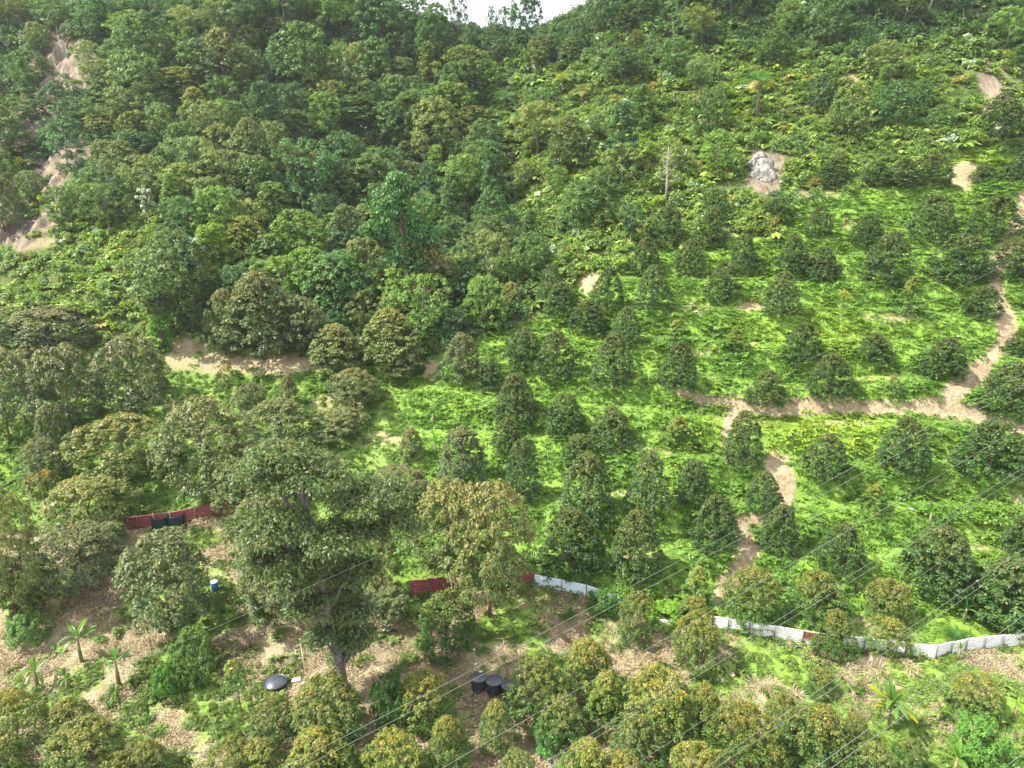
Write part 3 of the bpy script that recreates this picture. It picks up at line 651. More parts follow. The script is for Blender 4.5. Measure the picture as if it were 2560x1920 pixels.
tree('wild0', 1486, -40, 110, 50, '', kind='forest_tree', tint=(.7, .8, .7), label='thin pale-trunked tree at the right edge of the sky gap', group=FG)
tree('forest1', 1538, -50, 90, 84, '', kind='forest_tree', tint=(.5, .75, .7), label='dark tall tree at the right shoulder of the sky gap', group=FG)
tree('cone1', 1560, 15, 105, 62, '', kind='forest_tree', tint=(.9, 1.0, .9), label='cone-shaped tree just right of the sky gap', group=FG)
tree('cone2', 1587, 75, 140, 48, '', kind='forest_tree', tint=(1.3, 1.1, .9), label='small gold-tipped cone tree below the right shoulder of the sky gap', group=FG)
tree('pale', 490, 590, 735, 84, '', kind='forest_tree', label='pale silvery-leaved tree left of the bright green pillar tree', crownbase=False, group=FG)
tree('pale', 375, 470, 575, 44, '', kind='forest_tree', label='thin pale-leaved tree on two bare white stems', crownbase=False, group=FG)
tree('wild1', 2258, -20, 70, 100, '', kind='forest_tree', tint=(.8, .8, .75), label='leaning bare-limbed dark tree high on the right of the slope', crownbase=False, group=FG)
tree('wild2', 1220, 540, 650, 110, '', kind='forest_tree', tint=(1.1, 1.05, .9), label='pale-limbed tree right of the vine-draped tower tree', crownbase=False, group=FG)
for (a_, t_, w_, key_, lab_) in [(1090, 10, 70, 'forest2', 'rounded dark tree left of the sky gap on the skyline'), (1040, -10, 76, 'forest1', 'broad dark tree on the skyline well left of the sky gap'), (1185, 58, 60, 'forest4', 'low domed tree at the bottom left of the sky gap'),
        (1240, 62, 56, 'forest0', 'low domed tree under the tiny silhouetted trees'), (1395, 62, 60, 'forest2', 'low dark tree at the very bottom of the sky gap'), (1440, 48, 56, 'forest4', 'small round skyline tree left of the thin pale-trunked tree'),
        (1355, 70, 46, 'wild2', 'ragged little tree right of the dark skyline tree'), (1600, -30, 84, 'forest1', 'tall full tree on the ridge right of the sky gap')]:
    tree(key_, a_, t_, t_+95, w_, '', kind='forest_tree', tint=(.8, .95, .85), label=lab_, group=FG, crownbase=False)
def tower():
    x, y, z, d = ground(1015, 800)
    yt = (960-425)/F; zt = y*(yt*cp-sp)/(cp+yt*sp)+CAMZ; H = zt-z; s = d/F
    root = thing('forest_tree', 'vine-draped tower-like tree with a ragged crown above the older orchard', 'tree', (x, y, z-.2), 0, FG)
    rg = np.random.default_rng(9); Cs = []
    lobes = [(0, H*.93, 36), (-40, H*.80, 44), (38, H*.78, 44), (-8, H*.72, 50), (-70, H*.62, 34), (52, H*.60, 40), (10, H*.52, 40), (-12, H*.42, 34), (22, H*.40, 36), (4, H*.32, 28), (4, H*.24, 26), (0, H*.16, 30), (8, H*.08, 36)]
    for a, lz, rp in lobes:
        lr = rp*s; m_ = 34; u = unit(rg, m_); Cs.append(np.array([[a*s, rg.uniform(-.6, .6), lz]])+u*lr*np.array([1, 1, .8])*(.5+.5*rg.random((m_, 1))))
    Cs = np.concatenate(Cs); nl = 24; k = np.repeat(np.arange(len(Cs)), nl); u = unit(rg, len(k)); u[:, 2] = np.abs(u[:, 2])*.9-.3
    C = Cs[k]+u*.75*(.4+.6*rg.random((len(k), 1))); Nn = u*.7+np.array([0, 0, .5])+unit(rg, len(k))*.6; Nn /= np.linalg.norm(Nn, axis=1, keepdims=True)
    ln = .38*(.7+.6*rg.random(len(k))); cv = rg.random(len(Cs))
    c = add_obj('crown', leaves_mesh('tower_crown', C, Nn, u-np.array([0, 0, .8]), ln, ln*.6, np.clip(cv[k]*.5+rg.random(len(k))*.5, 0, 1), k*0., [M_for]), root)
    c['tint'] = [.85, 1.15, .95]
    mb = MB(); mb.tube([(0, 0, -.2), (.2, 0, H*.4), (-.1, 0, H*.85)], [.5, .4, .15], 8); add_obj('trunk', mb.mesh('tower_trunk', M_bark, True), root)
tower()
# dead tree
def dead_tree():
    x, y, z, d = ground(1663, 512); yt = (960-362)/F; H = y*(yt*cp-sp)/(cp+yt*sp)+CAMZ-z
    root = thing('dead_tree', 'bare dead tree with pale leafless branches on the upper slope', 'tree', (x, y, z-.1), 0, None)
    mb = MB(); mb.tube([(0, 0, 0), (.05, 0, H*.4), (-.05, 0, H*.75), (0, 0, H)], [.17, .14, .09, .03], 7)
    add_obj('trunk', mb.mesh('dead_trunk', M_barkg, True), root); r = random.Random(2)
    for k in range(14):
        f = .38+.55*k/14; a = k*2.4; L = H*.30*(1.15-f)*r.uniform(.8, 1.3); p = Vector((0, 0, H*f)); dv = Vector((math.cos(a), math.sin(a)*.7, .45))
        m2 = MB(); q = p+dv*L; m2.tube([p, p+dv*L*.5+Vector((0, 0, -.1)), q], [.06, .045, .015], 5)
        for s in (-1, 1): m2.tube([p+dv*L*.5, p+dv*L*.5+Vector((dv.x*.3-dv.y*s*.5, dv.y*.3+dv.x*s*.5, .5))*L*.6], [.03, .01], 4)
        add_obj('branch', m2.mesh('dead_branch', M_barkg, True), root)
dead_tree()

# filler forest trees, spaced over the hill as individuals
placed = [(T[2], T[3], 55) for T in TREES if T[3] < 900] + [(1005, 600, 90), (1663, 440, 34), (1912, 415, 70), (1890, 240, 55), (1405, 205, 40), (1455, 240, 40), (1262, 255, 40), (405, 790, 60)]
fr = random.Random(21); cnt = 0
def fill_tree(bx, by):
    global cnt
    dark = fr.random(); right = min(max((bx-1250)/500, 0), 1)*min(max((by-60)/150, 0), 1)
    w = fr.choice([fr.uniform(48, 80), fr.uniform(70, 105), fr.uniform(85, 135)])*(1-.25*right)*(1.15 if 450 < by < 820 and bx < 1250 else 1); h = w*fr.uniform(.95, 1.45)
    u = fr.random()
    if u < .46: key, sh = 'forest%d' % fr.randrange(5), 'domed'
    elif u < .72: key, sh = 'wild%d' % fr.randrange(3), 'ragged'
    elif u < .84: key, sh = 'layer%d' % fr.randrange(2), 'flat-topped'
    elif u < .93: key, sh = 'spire%d' % fr.randrange(2), 'narrow'; 
    else: key, sh = 'oldcone%d' % fr.randrange(2), 'pointed'
    if sh == 'narrow': w *= .6
    c = fr.random()
    if c < .22: tn, tw = (.66, .88, .80), 'dark blue-green'
    elif c < .54: tn, tw = (.95, 1.08, .85), 'mid green'
    elif c < .74: tn, tw = (1.3, 1.22, 1.0), 'olive green'
    elif c < .90: tn, tw = (1.4, 1.5, .8), 'bright green'
    else: tn, tw = (1.6, 1.35, 1.0), 'yellow-olive'
    tree(key, bx, by-h, by, w, f'{tw} {sh}', kind='forest_tree', tint=tn, lms=LM_FOR, group=FG, crownbase=False, word='tree')
    cnt += 1
tries = 0
while cnt < 225 and tries < 20000:
    tries += 1
    bx = fr.uniform(-60, 2620); by = fr.uniform(20, 900)
    if by > np.interp(bx, *zip(*FOREST_EDGE))-8: continue
    if bx < 700 and by < 60: continue
    cy = by-50
    rightn = bx > 1250 and by > 150
    if rightn and fr.random() < .72: continue
    if bx > 1600 and fr.random() < .78: continue
    if bx < 440 and by > 590: continue
    if bx < 250 and 90 < by < 660 and fr.random() < .93: continue
    if 1000 < bx < 1640 and by < 125: continue
    sp_ = 58 if bx < 1250 else 78
    if any(abs(a-bx) < max(sp_, r_)*1.0 and math.hypot(a-bx, (b_-cy)*1.35) < max(sp_, r_) for a, b_, r_ in placed): continue
    if any(abs(bx-a) < 85 and -10 < (by-b_) < 130 for a, b_ in ((1912, 400), (2480, 230), (2405, 420), (1890, 240), (1663, 480), (1470, 700))): continue
    placed.append((bx, cy, 0)); fill_tree(bx, by)
name_trees()

# ------------------------------------------------------------------ scattered cover (uncountable growth)
PC = bpy.data.collections.new('cover_sources')     # not linked to the scene: only scattered from
def source(name, me):
    o = bpy.data.objects.new(name, me); PC.objects.link(o); return o
def clump(name, n, R, H, leaf, mat, seed, aspect=.5, flat=.0):
    r = np.random.default_rng(seed); nc = max(3, n//22); cc = np.stack([r.normal(size=nc)*R*.45, r.normal(size=nc)*R*.45, r.random(nc)*H*.55], -1)
    k = r.integers(0, nc, n); u = unit(r, n); u[:, 2] = np.abs(u[:, 2])
    C = cc[k]+u*np.array([R*.42, R*.42, H*.45])*(.5+.5*r.random((n, 1))); Nn = u*.7+np.array([0, 0, .6+flat])+unit(r, n)*.5; Nn /= np.linalg.norm(Nn, axis=1, keepdims=True)
    ln = leaf*(.6+.8*r.random(n)); cv = r.random(nc)
    return leaves_mesh(name, C, Nn, u+unit(r, n)*.7-np.array([0, 0, .3]), ln, ln*aspect, np.clip(cv[k]*.5+r.random(n)*.5, 0, 1), (r.random(n) < .04)*.6, [mat])
def rosette(name, nf, L, W, mat, seed, seg=5, rise=.9):
    r = np.random.default_rng(seed); V = []; Q = []; lv = []; yg = []
    for i in range(nf):
        a = 2*math.pi*i/nf+r.random()*.6; l = L*(.7+.5*r.random()); e = rise*(.6+.6*r.random()); base = len(V); hv = r.random(); hy = float(r.random() < .06)*.35
        for j in range(seg+1):
            s = j/seg; rad = l*s*(1-.12*s); z = l*e*(s-.95*s*s); w = W*math.sin(math.pi*min(.12+s*.86, 1))**.8*.5*l
            cx, cy = math.cos(a)*rad, math.sin(a)*rad; nx_, ny_ = -math.sin(a)*w, math.cos(a)*w
            V += [(cx+nx_, cy+ny_, z-w*.35), (cx, cy, z), (cx-nx_, cy-ny_, z-w*.35)]
        for j in range(seg):
            b_ = base+j*3
            Q += [(b_, b_+1, b_+4, b_+3), (b_+1, b_+2, b_+5, b_+4)]; lv += [hv, min(1, hv+.15)]; yg += [hy, hy]
    return mesh_np(name, V, [np.array(Q)], {'lv': ('FACE', 'FLOAT', lv), 'yg': ('FACE', 'FLOAT', yg)}, [mat])
def blades(name, n, R, L, W, mat, seed):
    r = np.random.default_rng(seed); V = []; Q = []; lv = []
    for i in range(n):
        a = r.random()*6.28; b_ = r.random()*R; l = L*(.6+.7*r.random()); o_ = np.array([math.cos(a)*b_, math.sin(a)*b_, 0]); a2 = a+r.normal()*.5; k = len(V); w = W*.5
        for s in (0, .5, 1.):
            rd = l*.75*s*s; z = l*(s*1.05-.85*s*s); c = o_+np.array([math.cos(a2)*rd, math.sin(a2)*rd, z]); sd = np.array([-math.sin(a2), math.cos(a2), 0])*w*(1-s*.85)
            V += [tuple(c+sd), tuple(c-sd)]
        Q += [(k, k+1, k+3, k+2), (k+2, k+3, k+5, k+4)]; h = r.random(); lv += [h, h]
    return mesh_np(name, V, [np.array(Q)], {'lv': ('FACE', 'FLOAT', lv), 'yg': ('FACE', 'FLOAT', [0]*len(lv))}, [mat])
def group_sources(prefix, meshes):
    c = bpy.data.collections.new(prefix+'_sources')
    for i, me in enumerate(meshes):
        o = bpy.data.objects.new('%s_%02d' % (prefix, i), me); c.objects.link(o)
    return c
S_shrub = group_sources('shrub', [clump('shrub_src', 300, 1.0, 1.0, .25, M_shrub, 100+i, .6) for i in range(5)]+[rosette('treefern_src', 11, 1.5, .32, M_shrub, 120+i, 5, 1.1) for i in range(2)] + [clump('wild_src', 300, .95, 1.4, .24, M_for, 130+i, .55) for i in range(3)])
S_big = group_sources('bigleaf', [clump('bigleaf_src', 26, .7, .9, .85, M_pale, 140, .85), clump('bigleaf2_src', 30, .8, 1.0, .8, M_shrub, 141, .8)])
S_fern = group_sources('fern', [rosette('fern_src', 12, .62, .24, M_fern, 200+i, 4, .7) for i in range(3)]+[clump('creeper_src', 110, .75, .20, .17, M_fern, 210+i, .75, 1.1) for i in range(3)])
S_grass = group_sources('grass', [clump('herb_src', 80, .5, .22, .15, M_fern, 220+i, .6, .4) for i in range(2)]+[blades('grass_src', 40, .35, .5, .04, M_fern, 230)])
S_dryg = group_sources('drygrass', [blades('straw_src', 70, .45, .75, .045, M_dry, 240), blades('straw2_src', 55, .4, .6, .05, M_dry, 241)])
S_litter = group_sources('litter', [leaves_mesh('litter_src%d' % i, np.concatenate([np.random.default_rng(250+i).normal(size=(110, 2))*.42, np.random.default_rng(260+i).random((110, 1))*.07+.02], 1),
            (lambda q: q/np.linalg.norm(q, axis=1, keepdims=True))(np.array([0, 0, 1.])+np.random.default_rng(270+i).normal(size=(110, 3))*.35), unit(np.random.default_rng(280+i), 110),
            (.09+.06*np.random.default_rng(290+i).random(110)), .04+.03*np.random.default_rng(295+i).random(110), np.random.default_rng(297+i).random(110), np.zeros(110), [M_dry]) for i in range(2)])

def scatter(name, label, coll, n_src, X, Y, scale, var, tint, tilt=.25, dz=0.):
    N = len(X); Z = hgt(X, Y)+dz
    rot = np.stack([RNG.normal(size=N)*tilt*.5+tilt*.35, RNG.normal(size=N)*tilt*.5, RNG.random(N)*6.28], -1)
    me = bpy.data.meshes.new(name); me.vertices.add(N); me.vertices.foreach_set('co', np.stack([X, Y, Z], -1).astype(np.float32).ravel())
    for k, typ, arr in (('rot', 'FLOAT_VECTOR', rot), ('size', 'FLOAT', scale), ('tint', 'FLOAT_VECTOR', tint)):
        a = me.attributes.new(k, typ, 'POINT'); a.data.foreach_set('vector' if typ == 'FLOAT_VECTOR' else 'value', np.asarray(arr, np.float32).ravel())
    a = me.attributes.new('pick', 'INT', 'POINT'); a.data.foreach_set('value', np.asarray(var, np.int32))
    o = add_obj(name, me); tag(o, label, kind='stuff')
    g = bpy.data.node_groups.new(name+'_scatter', 'GeometryNodeTree')
    g.interface.new_socket('Geometry', in_out='INPUT', socket_type='NodeSocketGeometry'); g.interface.new_socket('Geometry', in_out='OUTPUT', socket_type='NodeSocketGeometry')
    gi = g.nodes.new('NodeGroupInput'); go = g.nodes.new('NodeGroupOutput')
    m2p = g.nodes.new('GeometryNodeMeshToPoints'); ip = g.nodes.new('GeometryNodeInstanceOnPoints'); ci = g.nodes.new('GeometryNodeCollectionInfo')
    ci.inputs['Collection'].default_value = coll; ci.inputs['Separate Children'].default_value = True; ci.inputs['Reset Children'].default_value = True
    ip.inputs['Pick Instance'].default_value = True
    def na(nm, t_):
        q = g.nodes.new('GeometryNodeInputNamedAttribute'); q.data_type = t_; q.inputs['Name'].default_value = nm; return q.outputs[0]
    g.links.new(gi.outputs[0], m2p.inputs[0]); g.links.new(m2p.outputs[0], ip.inputs['Points']); g.links.new(ci.outputs[0], ip.inputs['Instance'])
    g.links.new(na('pick', 'INT'), ip.inputs['Instance Index']); g.links.new(na('size', 'FLOAT'), ip.inputs['Scale'])
    e2r = g.nodes.new('FunctionNodeEulerToRotation'); g.links.new(na('rot', 'FLOAT_VECTOR'), e2r.inputs[0]); g.links.new(e2r.outputs[0], ip.inputs['Rotation'])
    g.links.new(ip.outputs[0], go.inputs[0])
    md = o.modifiers.new('scatter', 'NODES'); md.node_group = g
    return o

def candidates(per_m2, y0, y1, margin=260):
    area = 0.5*(y1-y0)*((y0+y1)*.86+30)*1.0*2*.5
    xs = []; N = int(per_m2*((y1-y0)*((y0+y1)*.5*.86+14)*2)); Yc = RNG.random(N*2)*(y1-y0)+y0; Xc = (RNG.random(N*2)*2-1)*(y1*.86+14)
    k = np.abs(Xc) < Yc*.86+14; Xc = Xc[k]; Yc = Yc[k]; 
    Zc = hgt(Xc, Yc); px_, py_, d_ = project(Xc, Yc, Zc)
    k = (px_ > -margin) & (px_ < 2560+margin) & (py_ > -margin) & (py_ < 1920+margin)
    return Xc[k], Yc[k], px_[k], py_[k]
def dens(total_n, sel): return RNG.random(len(sel)) < total_n

# forest undergrowth
X, Y, qx, qy = candidates(1.05, 62, 172)
c = classify(qx, qy, X, Y); jx, jy = jitter(X, Y)
sl_ = soil_mask(qx, qy, jx, jy); incl = in_poly(qx+jx, qy+jy, CLIFF)
rock = np.hypot((qx-1912)/46, (qy-435)/66) < 1
keep = (c == 0) & (RNG.random(len(X)) > sl_*1.05) & ~rock & ~(incl & (RNG.random(len(X)) < np.where(fbm(X*.15, Y*.15, 88, 2) > .47, .95, .3)))
X, Y, qx, qy = X[keep], Y[keep], qx[keep], qy[keep]
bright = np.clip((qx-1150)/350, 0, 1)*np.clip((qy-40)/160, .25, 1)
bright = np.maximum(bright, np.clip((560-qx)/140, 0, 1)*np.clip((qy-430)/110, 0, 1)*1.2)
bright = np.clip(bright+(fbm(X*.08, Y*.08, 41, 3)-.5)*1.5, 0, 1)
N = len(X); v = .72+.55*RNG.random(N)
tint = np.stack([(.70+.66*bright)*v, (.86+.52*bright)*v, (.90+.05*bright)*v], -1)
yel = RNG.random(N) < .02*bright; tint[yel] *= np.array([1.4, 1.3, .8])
brn = RNG.random(N) < .03; tint[brn] *= np.array([1.5, .9, .9])
big = fbm(X*.12, Y*.12, 43, 2)
size = (.50+.75*RNG.random(N)**1.5)*(.85+.5*big)*np.where(bright > .6, .85, 1.0)
var = RNG.choice(10, N, p=[.13, .13, .13, .12, .12, .10, .09, .06, .06, .06])
dk = (bright < .35) & (RNG.random(N) < .55); var[dk] = RNG.integers(7, 10, dk.sum())
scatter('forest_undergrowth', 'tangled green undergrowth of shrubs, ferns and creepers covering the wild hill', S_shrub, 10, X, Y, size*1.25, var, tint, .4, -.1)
k = RNG.random(N) < .035
scatter('broad_leaved_undergrowth', 'scattered pale broad leaves standing out of the forest undergrowth', S_big, 2, X[k], Y[k], size[k]*1.1, RNG.integers(0, 2, k.sum()), np.ones((k.sum(), 3)), .5, .5)

# green slope cover
X, Y, qx, qy = candidates(7.5, 40, 100)
c = classify(qx, qy, X, Y); jx, jy = jitter(X, Y)
bare = np.maximum(np.clip((1.2-path_dist(qx+jx*.1, qy+jy*.1))*5, 0, 1), soil_mask(qx, qy, jx, jy))
keep = (((c == 1)) | ((c == 2) & (RNG.random(len(X)) < .45))) & (RNG.random(len(X)) > bare*1.1)
X, Y, qx, qy, c = X[keep], Y[keep], qx[keep], qy[keep], c[keep]
bn = bench(X, Y)*(c == 1); keep = RNG.random(len(X)) > bn*.45; X, Y, qx, qy, c, bn = [a[keep] for a in (X, Y, qx, qy, c, bn)]; N = len(X)
yl = np.clip(1.25-np.hypot((qx-2020)/260, (qy-1085)/75), 0, 1)+np.clip(1.1-np.hypot((qx-2150)/500, (qy-830)/60), 0, 1)*.6+np.clip(1.1-np.hypot((qx-2450)/200, (qy-390)/50), 0, 1)
yl = np.clip(yl+(fbm(X*.12, Y*.12, 47, 3)-.5)*1.1, 0, 1)
v = .82+.34*RNG.random(N); tint = np.stack([(.80+.42*yl)*v, (.92+.18*yl)*v, (1.05-.3*yl)*v], -1)
tint[c == 2] *= .82
patch = fbm(X*.3, Y*.3, 49, 2)
var = np.where((patch+RNG.normal(size=N)*.12 > .56-.10*(yl > .5)) & (bn < .4), RNG.integers(0, 3, N), RNG.integers(3, 6, N)); 
size = (.45+.7*RNG.random(N)**1.6)*(.75+.6*fbm(X*.4, Y*.4, 53, 2))
size[bn > .4] *= .55; rank = (RNG.random(N) < .02) & (bn < .3); size[rank] *= 1.5
scatter('fern_and_creeper_cover', 'bright green ferns and creepers carpeting the orchard slope', S_fern, 6, X, Y, size, var, tint, .5, -.03)

# lower terrace: litter, herbs and dry grass
X, Y, qx, qy = candidates(7.0, 26, 58)
c = classify(qx, qy, X, Y); k = (c == 3) & (RNG.random(len(X)) < .5); X, Y, qx, qy = X[k], Y[k], qx[k], qy[k]
g1 = fbm(X*.22, Y*.22, 51, 4)*.6+fbm(X*.6, Y*.6, 61, 3)*.4-.47+np.clip((qx-1350)/500, 0, 1)*np.clip((qy-1480)/60, 0, 1)*.06
isg = g1*9+RNG.normal(size=len(X))*.25 > .35
v = .7+.6*RNG.random(len(X)); tn = np.stack([v*.9, v*.85, v*1.1], -1)
lowl = np.clip((1300-qx)/500, 0, 1)[:, None]; tng = tn*(1-.35*lowl)
k = isg; scatter('ground_herbs', 'low green herbs and grass in patches on the lower terrace', S_grass, 3, X[k], Y[k], .5+.8*RNG.random(k.sum()), RNG.integers(0, 3, k.sum()), tng[k], .3)
k = ~isg; k &= RNG.random(len(X)) < .25+.6*(fbm(X*.5, Y*.5, 97, 3) > .5)
tl = np.stack([v*1.0, v*.96, v*.92], -1)
scatter('leaf_litter', 'dry brown fallen leaves covering the lower terrace', S_litter, 2, X[k], Y[k], .7+.6*RNG.random(k.sum()), RNG.integers(0, 2, k.sum()), tl[k], .15)
dg = fbm(X*.3, Y*.3, 71, 3); k = (dg > .56) & (qx > 1250) & (RNG.random(len(X)) < .45)
scatter('dry_grass', 'tufts of bleached dry grass below the white fence', S_dryg, 2, X[k], Y[k], .5+.8*RNG.random(k.sum()), RNG.integers(0, 2, k.sum()), tl[k]*1.15, .4)
k = RNG.random(len(X)) < .03
scatter('weedy_undergrowth', 'straggling green weeds between the lower orchard trees', S_shrub, 10, X[k], Y[k], .3+.35*RNG.random(k.sum()), RNG.integers(0, 7, k.sum()), np.ones((k.sum(), 3))*np.array([.8, .95, .7]), .4)

# ------------------------------------------------------------------ rocks
def rock_mesh(name, seed, mat, sx=1, sy=1, sz=1, sub=3):
    import bmesh
    bm = bmesh.new(); bmesh.ops.create_icosphere(bm, subdivisions=sub, radius=1)
    r = random.Random(seed); pl = [(Vector((r.gauss(0, 1), r.gauss(0, 1), r.gauss(0, 1))).normalized(), r.uniform(.62, .95)) for _ in range(14)]
    for v_ in bm.verts:
        for n_, d_ in pl:
            e = v_.co.dot(n_)-d_
            if e > 0: v_.co -= n_*e
        v_.co = Vector((v_.co.x*sx, v_.co.y*sy, v_.co.z*sz))
    me = bpy.data.meshes.new(name); bm.to_mesh(me); bm.free(); me.materials.append(mat); return me
M_rock = plain('grey_rock', (.27, .255, .235), .9, 0, 1.2, .45, .1, lo=.45, hi=.58, bump=1.0)
M_stone = plain('tan_stone', (.50, .41, .33), .9, 0, 3, .6, .1, bump=.6)
x, y, z, d = ground(1912, 455)
root = thing('rock_face', 'grey weathered rock face exposed between creepers on the upper slope', 'rock', (x, y, z))
for i, (dx_, dz_, sx, sz) in enumerate([(0, 2.0, 1.5, 2.0), (-.9, .9, 1.0, 1.2), (1.0, 1.0, .9, 1.3), (.2, 3.3, 1.1, .9), (1.2, 2.4, .6, .9), (-1.1, 2.5, .7, .9), (.3, .3, 1.0, .8)]):
    add_obj('boulder', rock_mesh('boulder', 30+i, M_rock, sx, .75, sz), root, (dx_, .75*dz_+.35, dz_-.1), (-.75, 0, .2*(i % 3)-.2))
ST = [(1856, 1758, .42, 'orange-brown boulder left of the dry grass clump'), (1831, 1690, .26, 'small upright pale stone on the green patch'), (1796, 1698, .3, 'pale stone beside the young broad-leaved plant'),
      (1808, 1704, .2, 'small flat pale stone right of its larger neighbour'), (2175, 1655, .4, 'pale rubble stone below the white fence'), (2006, 1735, .25, 'whitish stone beside the little olive tree'),
      (1932, 1622, .2, 'white stone just below the rusty fence sheet'), (2140, 1738, .3, 'pale stone left of the banana clump')]
for i, (a, b_, s, lab) in enumerate(ST):
    x, y, z, d = ground(a, b_); o = add_obj('stone', rock_mesh('stone', 60+i, M_stone, 1, .8, .8, 2), None, (x, y, z+s*.2), (0, 0, i), (s, s, s)); tag(o, lab, 'stone', 'loose stones on the lower terrace')

# ------------------------------------------------------------------ palms and bananas
def frond_mesh(name, L, W, mat, seed):
    r = random.Random(seed); V = []; Q = []; lv = []
    n_ = 16
    def pt(s): return Vector((L*s*(1-.15*s), 0, L*(.75*s-.95*s*s)))
    for j in range(n_):
        s = .12+.88*j/n_; p = pt(s); q = pt(min(s+.03, 1.02)); w = W*math.sin(math.pi*min(.15+s*.8, 1))**.7
        for sd in (-1, 1):
            k = len(V); tip = p+Vector((w*.35, sd*w, -w*.35)); V += [tuple(p), tuple(q), tuple(tip+(q-p)*.4), tuple(tip)]; Q.append((k, k+1, k+2, k+3)); lv.append(r.random())
    for j in range(6):
        a, b2 = pt(j/6), pt((j+1)/6); k = len(V); o_ = Vector((0, .04, 0)); V += [tuple(a-o_), tuple(a+o_), tuple(b2+o_*.6), tuple(b2-o_*.6)]; Q.append((k, k+1, k+2, k+3)); lv.append(1)
    return mesh_np(name, V, [np.array(Q)], {'lv': ('FACE', 'FLOAT', lv), 'yg': ('FACE', 'FLOAT', [0]*len(lv))}, [mat])
FR = [frond_mesh('palm_frond', 3.6, .95, M_for, i) for i in range(2)]
def palm(px_, base, top, w, label, tint, nfr=16, dry=0):
    x, y, z, d = ground(px_, base); yt = (960-top)/F; H = y*(yt*cp-sp)/(cp+yt*sp)+CAMZ-z; L = w*d/F*.55
    root = thing('palm', label, 'palm', (x, y, z-.1), random.random()*6, 'palms on the forest slope'); st = max(H-L*.55, .5)
    mb = MB(); mb.tube([(0, 0, 0), (.1, 0, st*.5), (0, 0, st)], [.24, .2, .17], 8); add_obj('trunk', mb.mesh('palm_trunk', M_bark, True), root)
    for i in range(nfr):
        up = 1.15*(1-i/nfr)-.25; s = L/3.0*random.uniform(.85, 1.1)
        o = add_obj('frond', FR[i % 2], root, (0, 0, st), (0, -up, i*2.4), (s, s, s)); o['tint'] = [a*random.uniform(.8, 1.2) for a in (tint if i < nfr-dry else (3.2, 1.8, 1.6))]
palm(1890, 300, 178, 92, 'big dark palm with drooping fronds and dry skirt on the slope', (.9, 1.15, .6), 18, 5)
palm(1405, 236, 182, 56, 'small yellow-fronded palm below the gap of sky', (2.6, 1.9, .6), 12)
palm(1455, 268, 212, 66, 'brownish dry palm just below the yellow-fronded palm', (1.7, 1.3, .9), 14, 4)
palm(1262, 285, 225, 70, 'dark arching palm right of the yellow-tipped round tree', (.8, 1.0, .8), 13)
palm(1320, 120, 85, 50, 'small green palm below the dark skyline tree', (1.2, 1.3, .6), 11)
palm(935, 415, 365, 54, 'pale feathery palm in the middle of the forest', (1.5, 1.5, .8), 12)

def banana_leaf_mesh(name, seed, curve):
    V = []; Q = []; lv = []; n_ = 8; L = 1.0; r = random.Random(seed)
    for j in range(n_+1):
        s = j/n_; x_ = L*s*(1-curve*.25*s); z_ = L*(.25*s-curve*.8*s*s); w = .02 if s < .1 else .092*math.sin(math.pi*min(1, (s-.08)/.94))**.5+.004
        V += [(x_, w, z_-w*.45*(-1)), (x_, 0, z_), (x_, -w, z_+w*.45)]
    for j in range(n_):
        b_ = j*3; Q += [(b_, b_+1, b_+4, b_+3), (b_+1, b_+2, b_+5, b_+4)]; h = r.random(); lv += [h, min(1, h+.3)]
    return mesh_np(name, V, [np.array(Q)], {'lv': ('FACE', 'FLOAT', lv), 'yg': ('FACE', 'FLOAT', [0]*len(lv))}, [M_ban], True)
BL = [banana_leaf_mesh('banana_leaf', i, c_) for i, c_ in enumerate((.25, .7, 1.0))]
def banana(px_, base, w, h, label, n_=8, tint=(1, 1, 1), yellow=0, cat='banana plant', name='banana_plant'):
    x, y, z, d = ground(px_, base); L = w*d/F*.50; Hs = max(h*d/F*.9-L*.35, .25)
    root = thing(name, label, cat, (x, y, z), random.random()*6)
    mb = MB(); mb.tube([(0, 0, -.1), (.03, 0, Hs*.5), (0, 0, Hs)], [.13, .11, .06], 8); m_ = mb.mesh('banana_stem', M_stem, True); add_obj('stem', m_, root)
    for i in range(n_):
        up = 1.25*(1-(i+.5)/n_)**.8-.05; s = L*random.uniform(.85, 1.15)
        o = add_obj('leaf', BL[i % 3 if i > 1 else 0], root, (0, 0, Hs*(.98-.1*i/n_)), (random.uniform(-.3, .3), -up, i*2.4+random.uniform(-.3, .3)), (s, s, s))
        t_ = tint if i < n_-yellow else (2.6, 1.5, .5); o['tint'] = [a*random.uniform(.85, 1.15) for a in t_]
        if i >= n_-yellow: o['label'] = 'yellowed drooping leaf'
M_stem = plain('banana_stem', (.22, .24, .10), .7, 0, 4, .5, .3, col2=(.14, .09, .05))
banana(205, 1655, 108, 105, 'banana plant with ragged light leaves, highest of the plants on the dry bank', 10)
banana(298, 1712, 96, 100, 'banana plant with upright broad blue-green leaves on the dry bank', 8, (.75, .95, 1.0))
banana(95, 1720, 96, 75, 'low leafy banana clump left of the dry bank', 9, (.9, 1.0, .7))
banana(170, 1722, 46, 40, 'small banana sucker between the larger banana plants', 5, (.8, 1.0, .9))
banana(72, 1755, 40, 50, 'single dark upright banana sucker at far left', 3, (.5, .9, .9))
banana(2218, 1828, 140, 118, 'large banana plant with yellowed lower leaves on the lower terrace', 18, (1, 1.05, .9), 6)
banana(2382, 1950, 120, 100, 'banana plant with one lime upright leaf at the bottom edge', 7, (1.1, 1.2, .7))
banana(2410, 1555, 66, 55, 'banana plant with broad leaves above the white fence', 7, (.7, .95, .8))
banana(2395, 1648, 46, 44, 'dark broad-leaved plant growing against the white fence', 8, (.8, 1.0, .7))
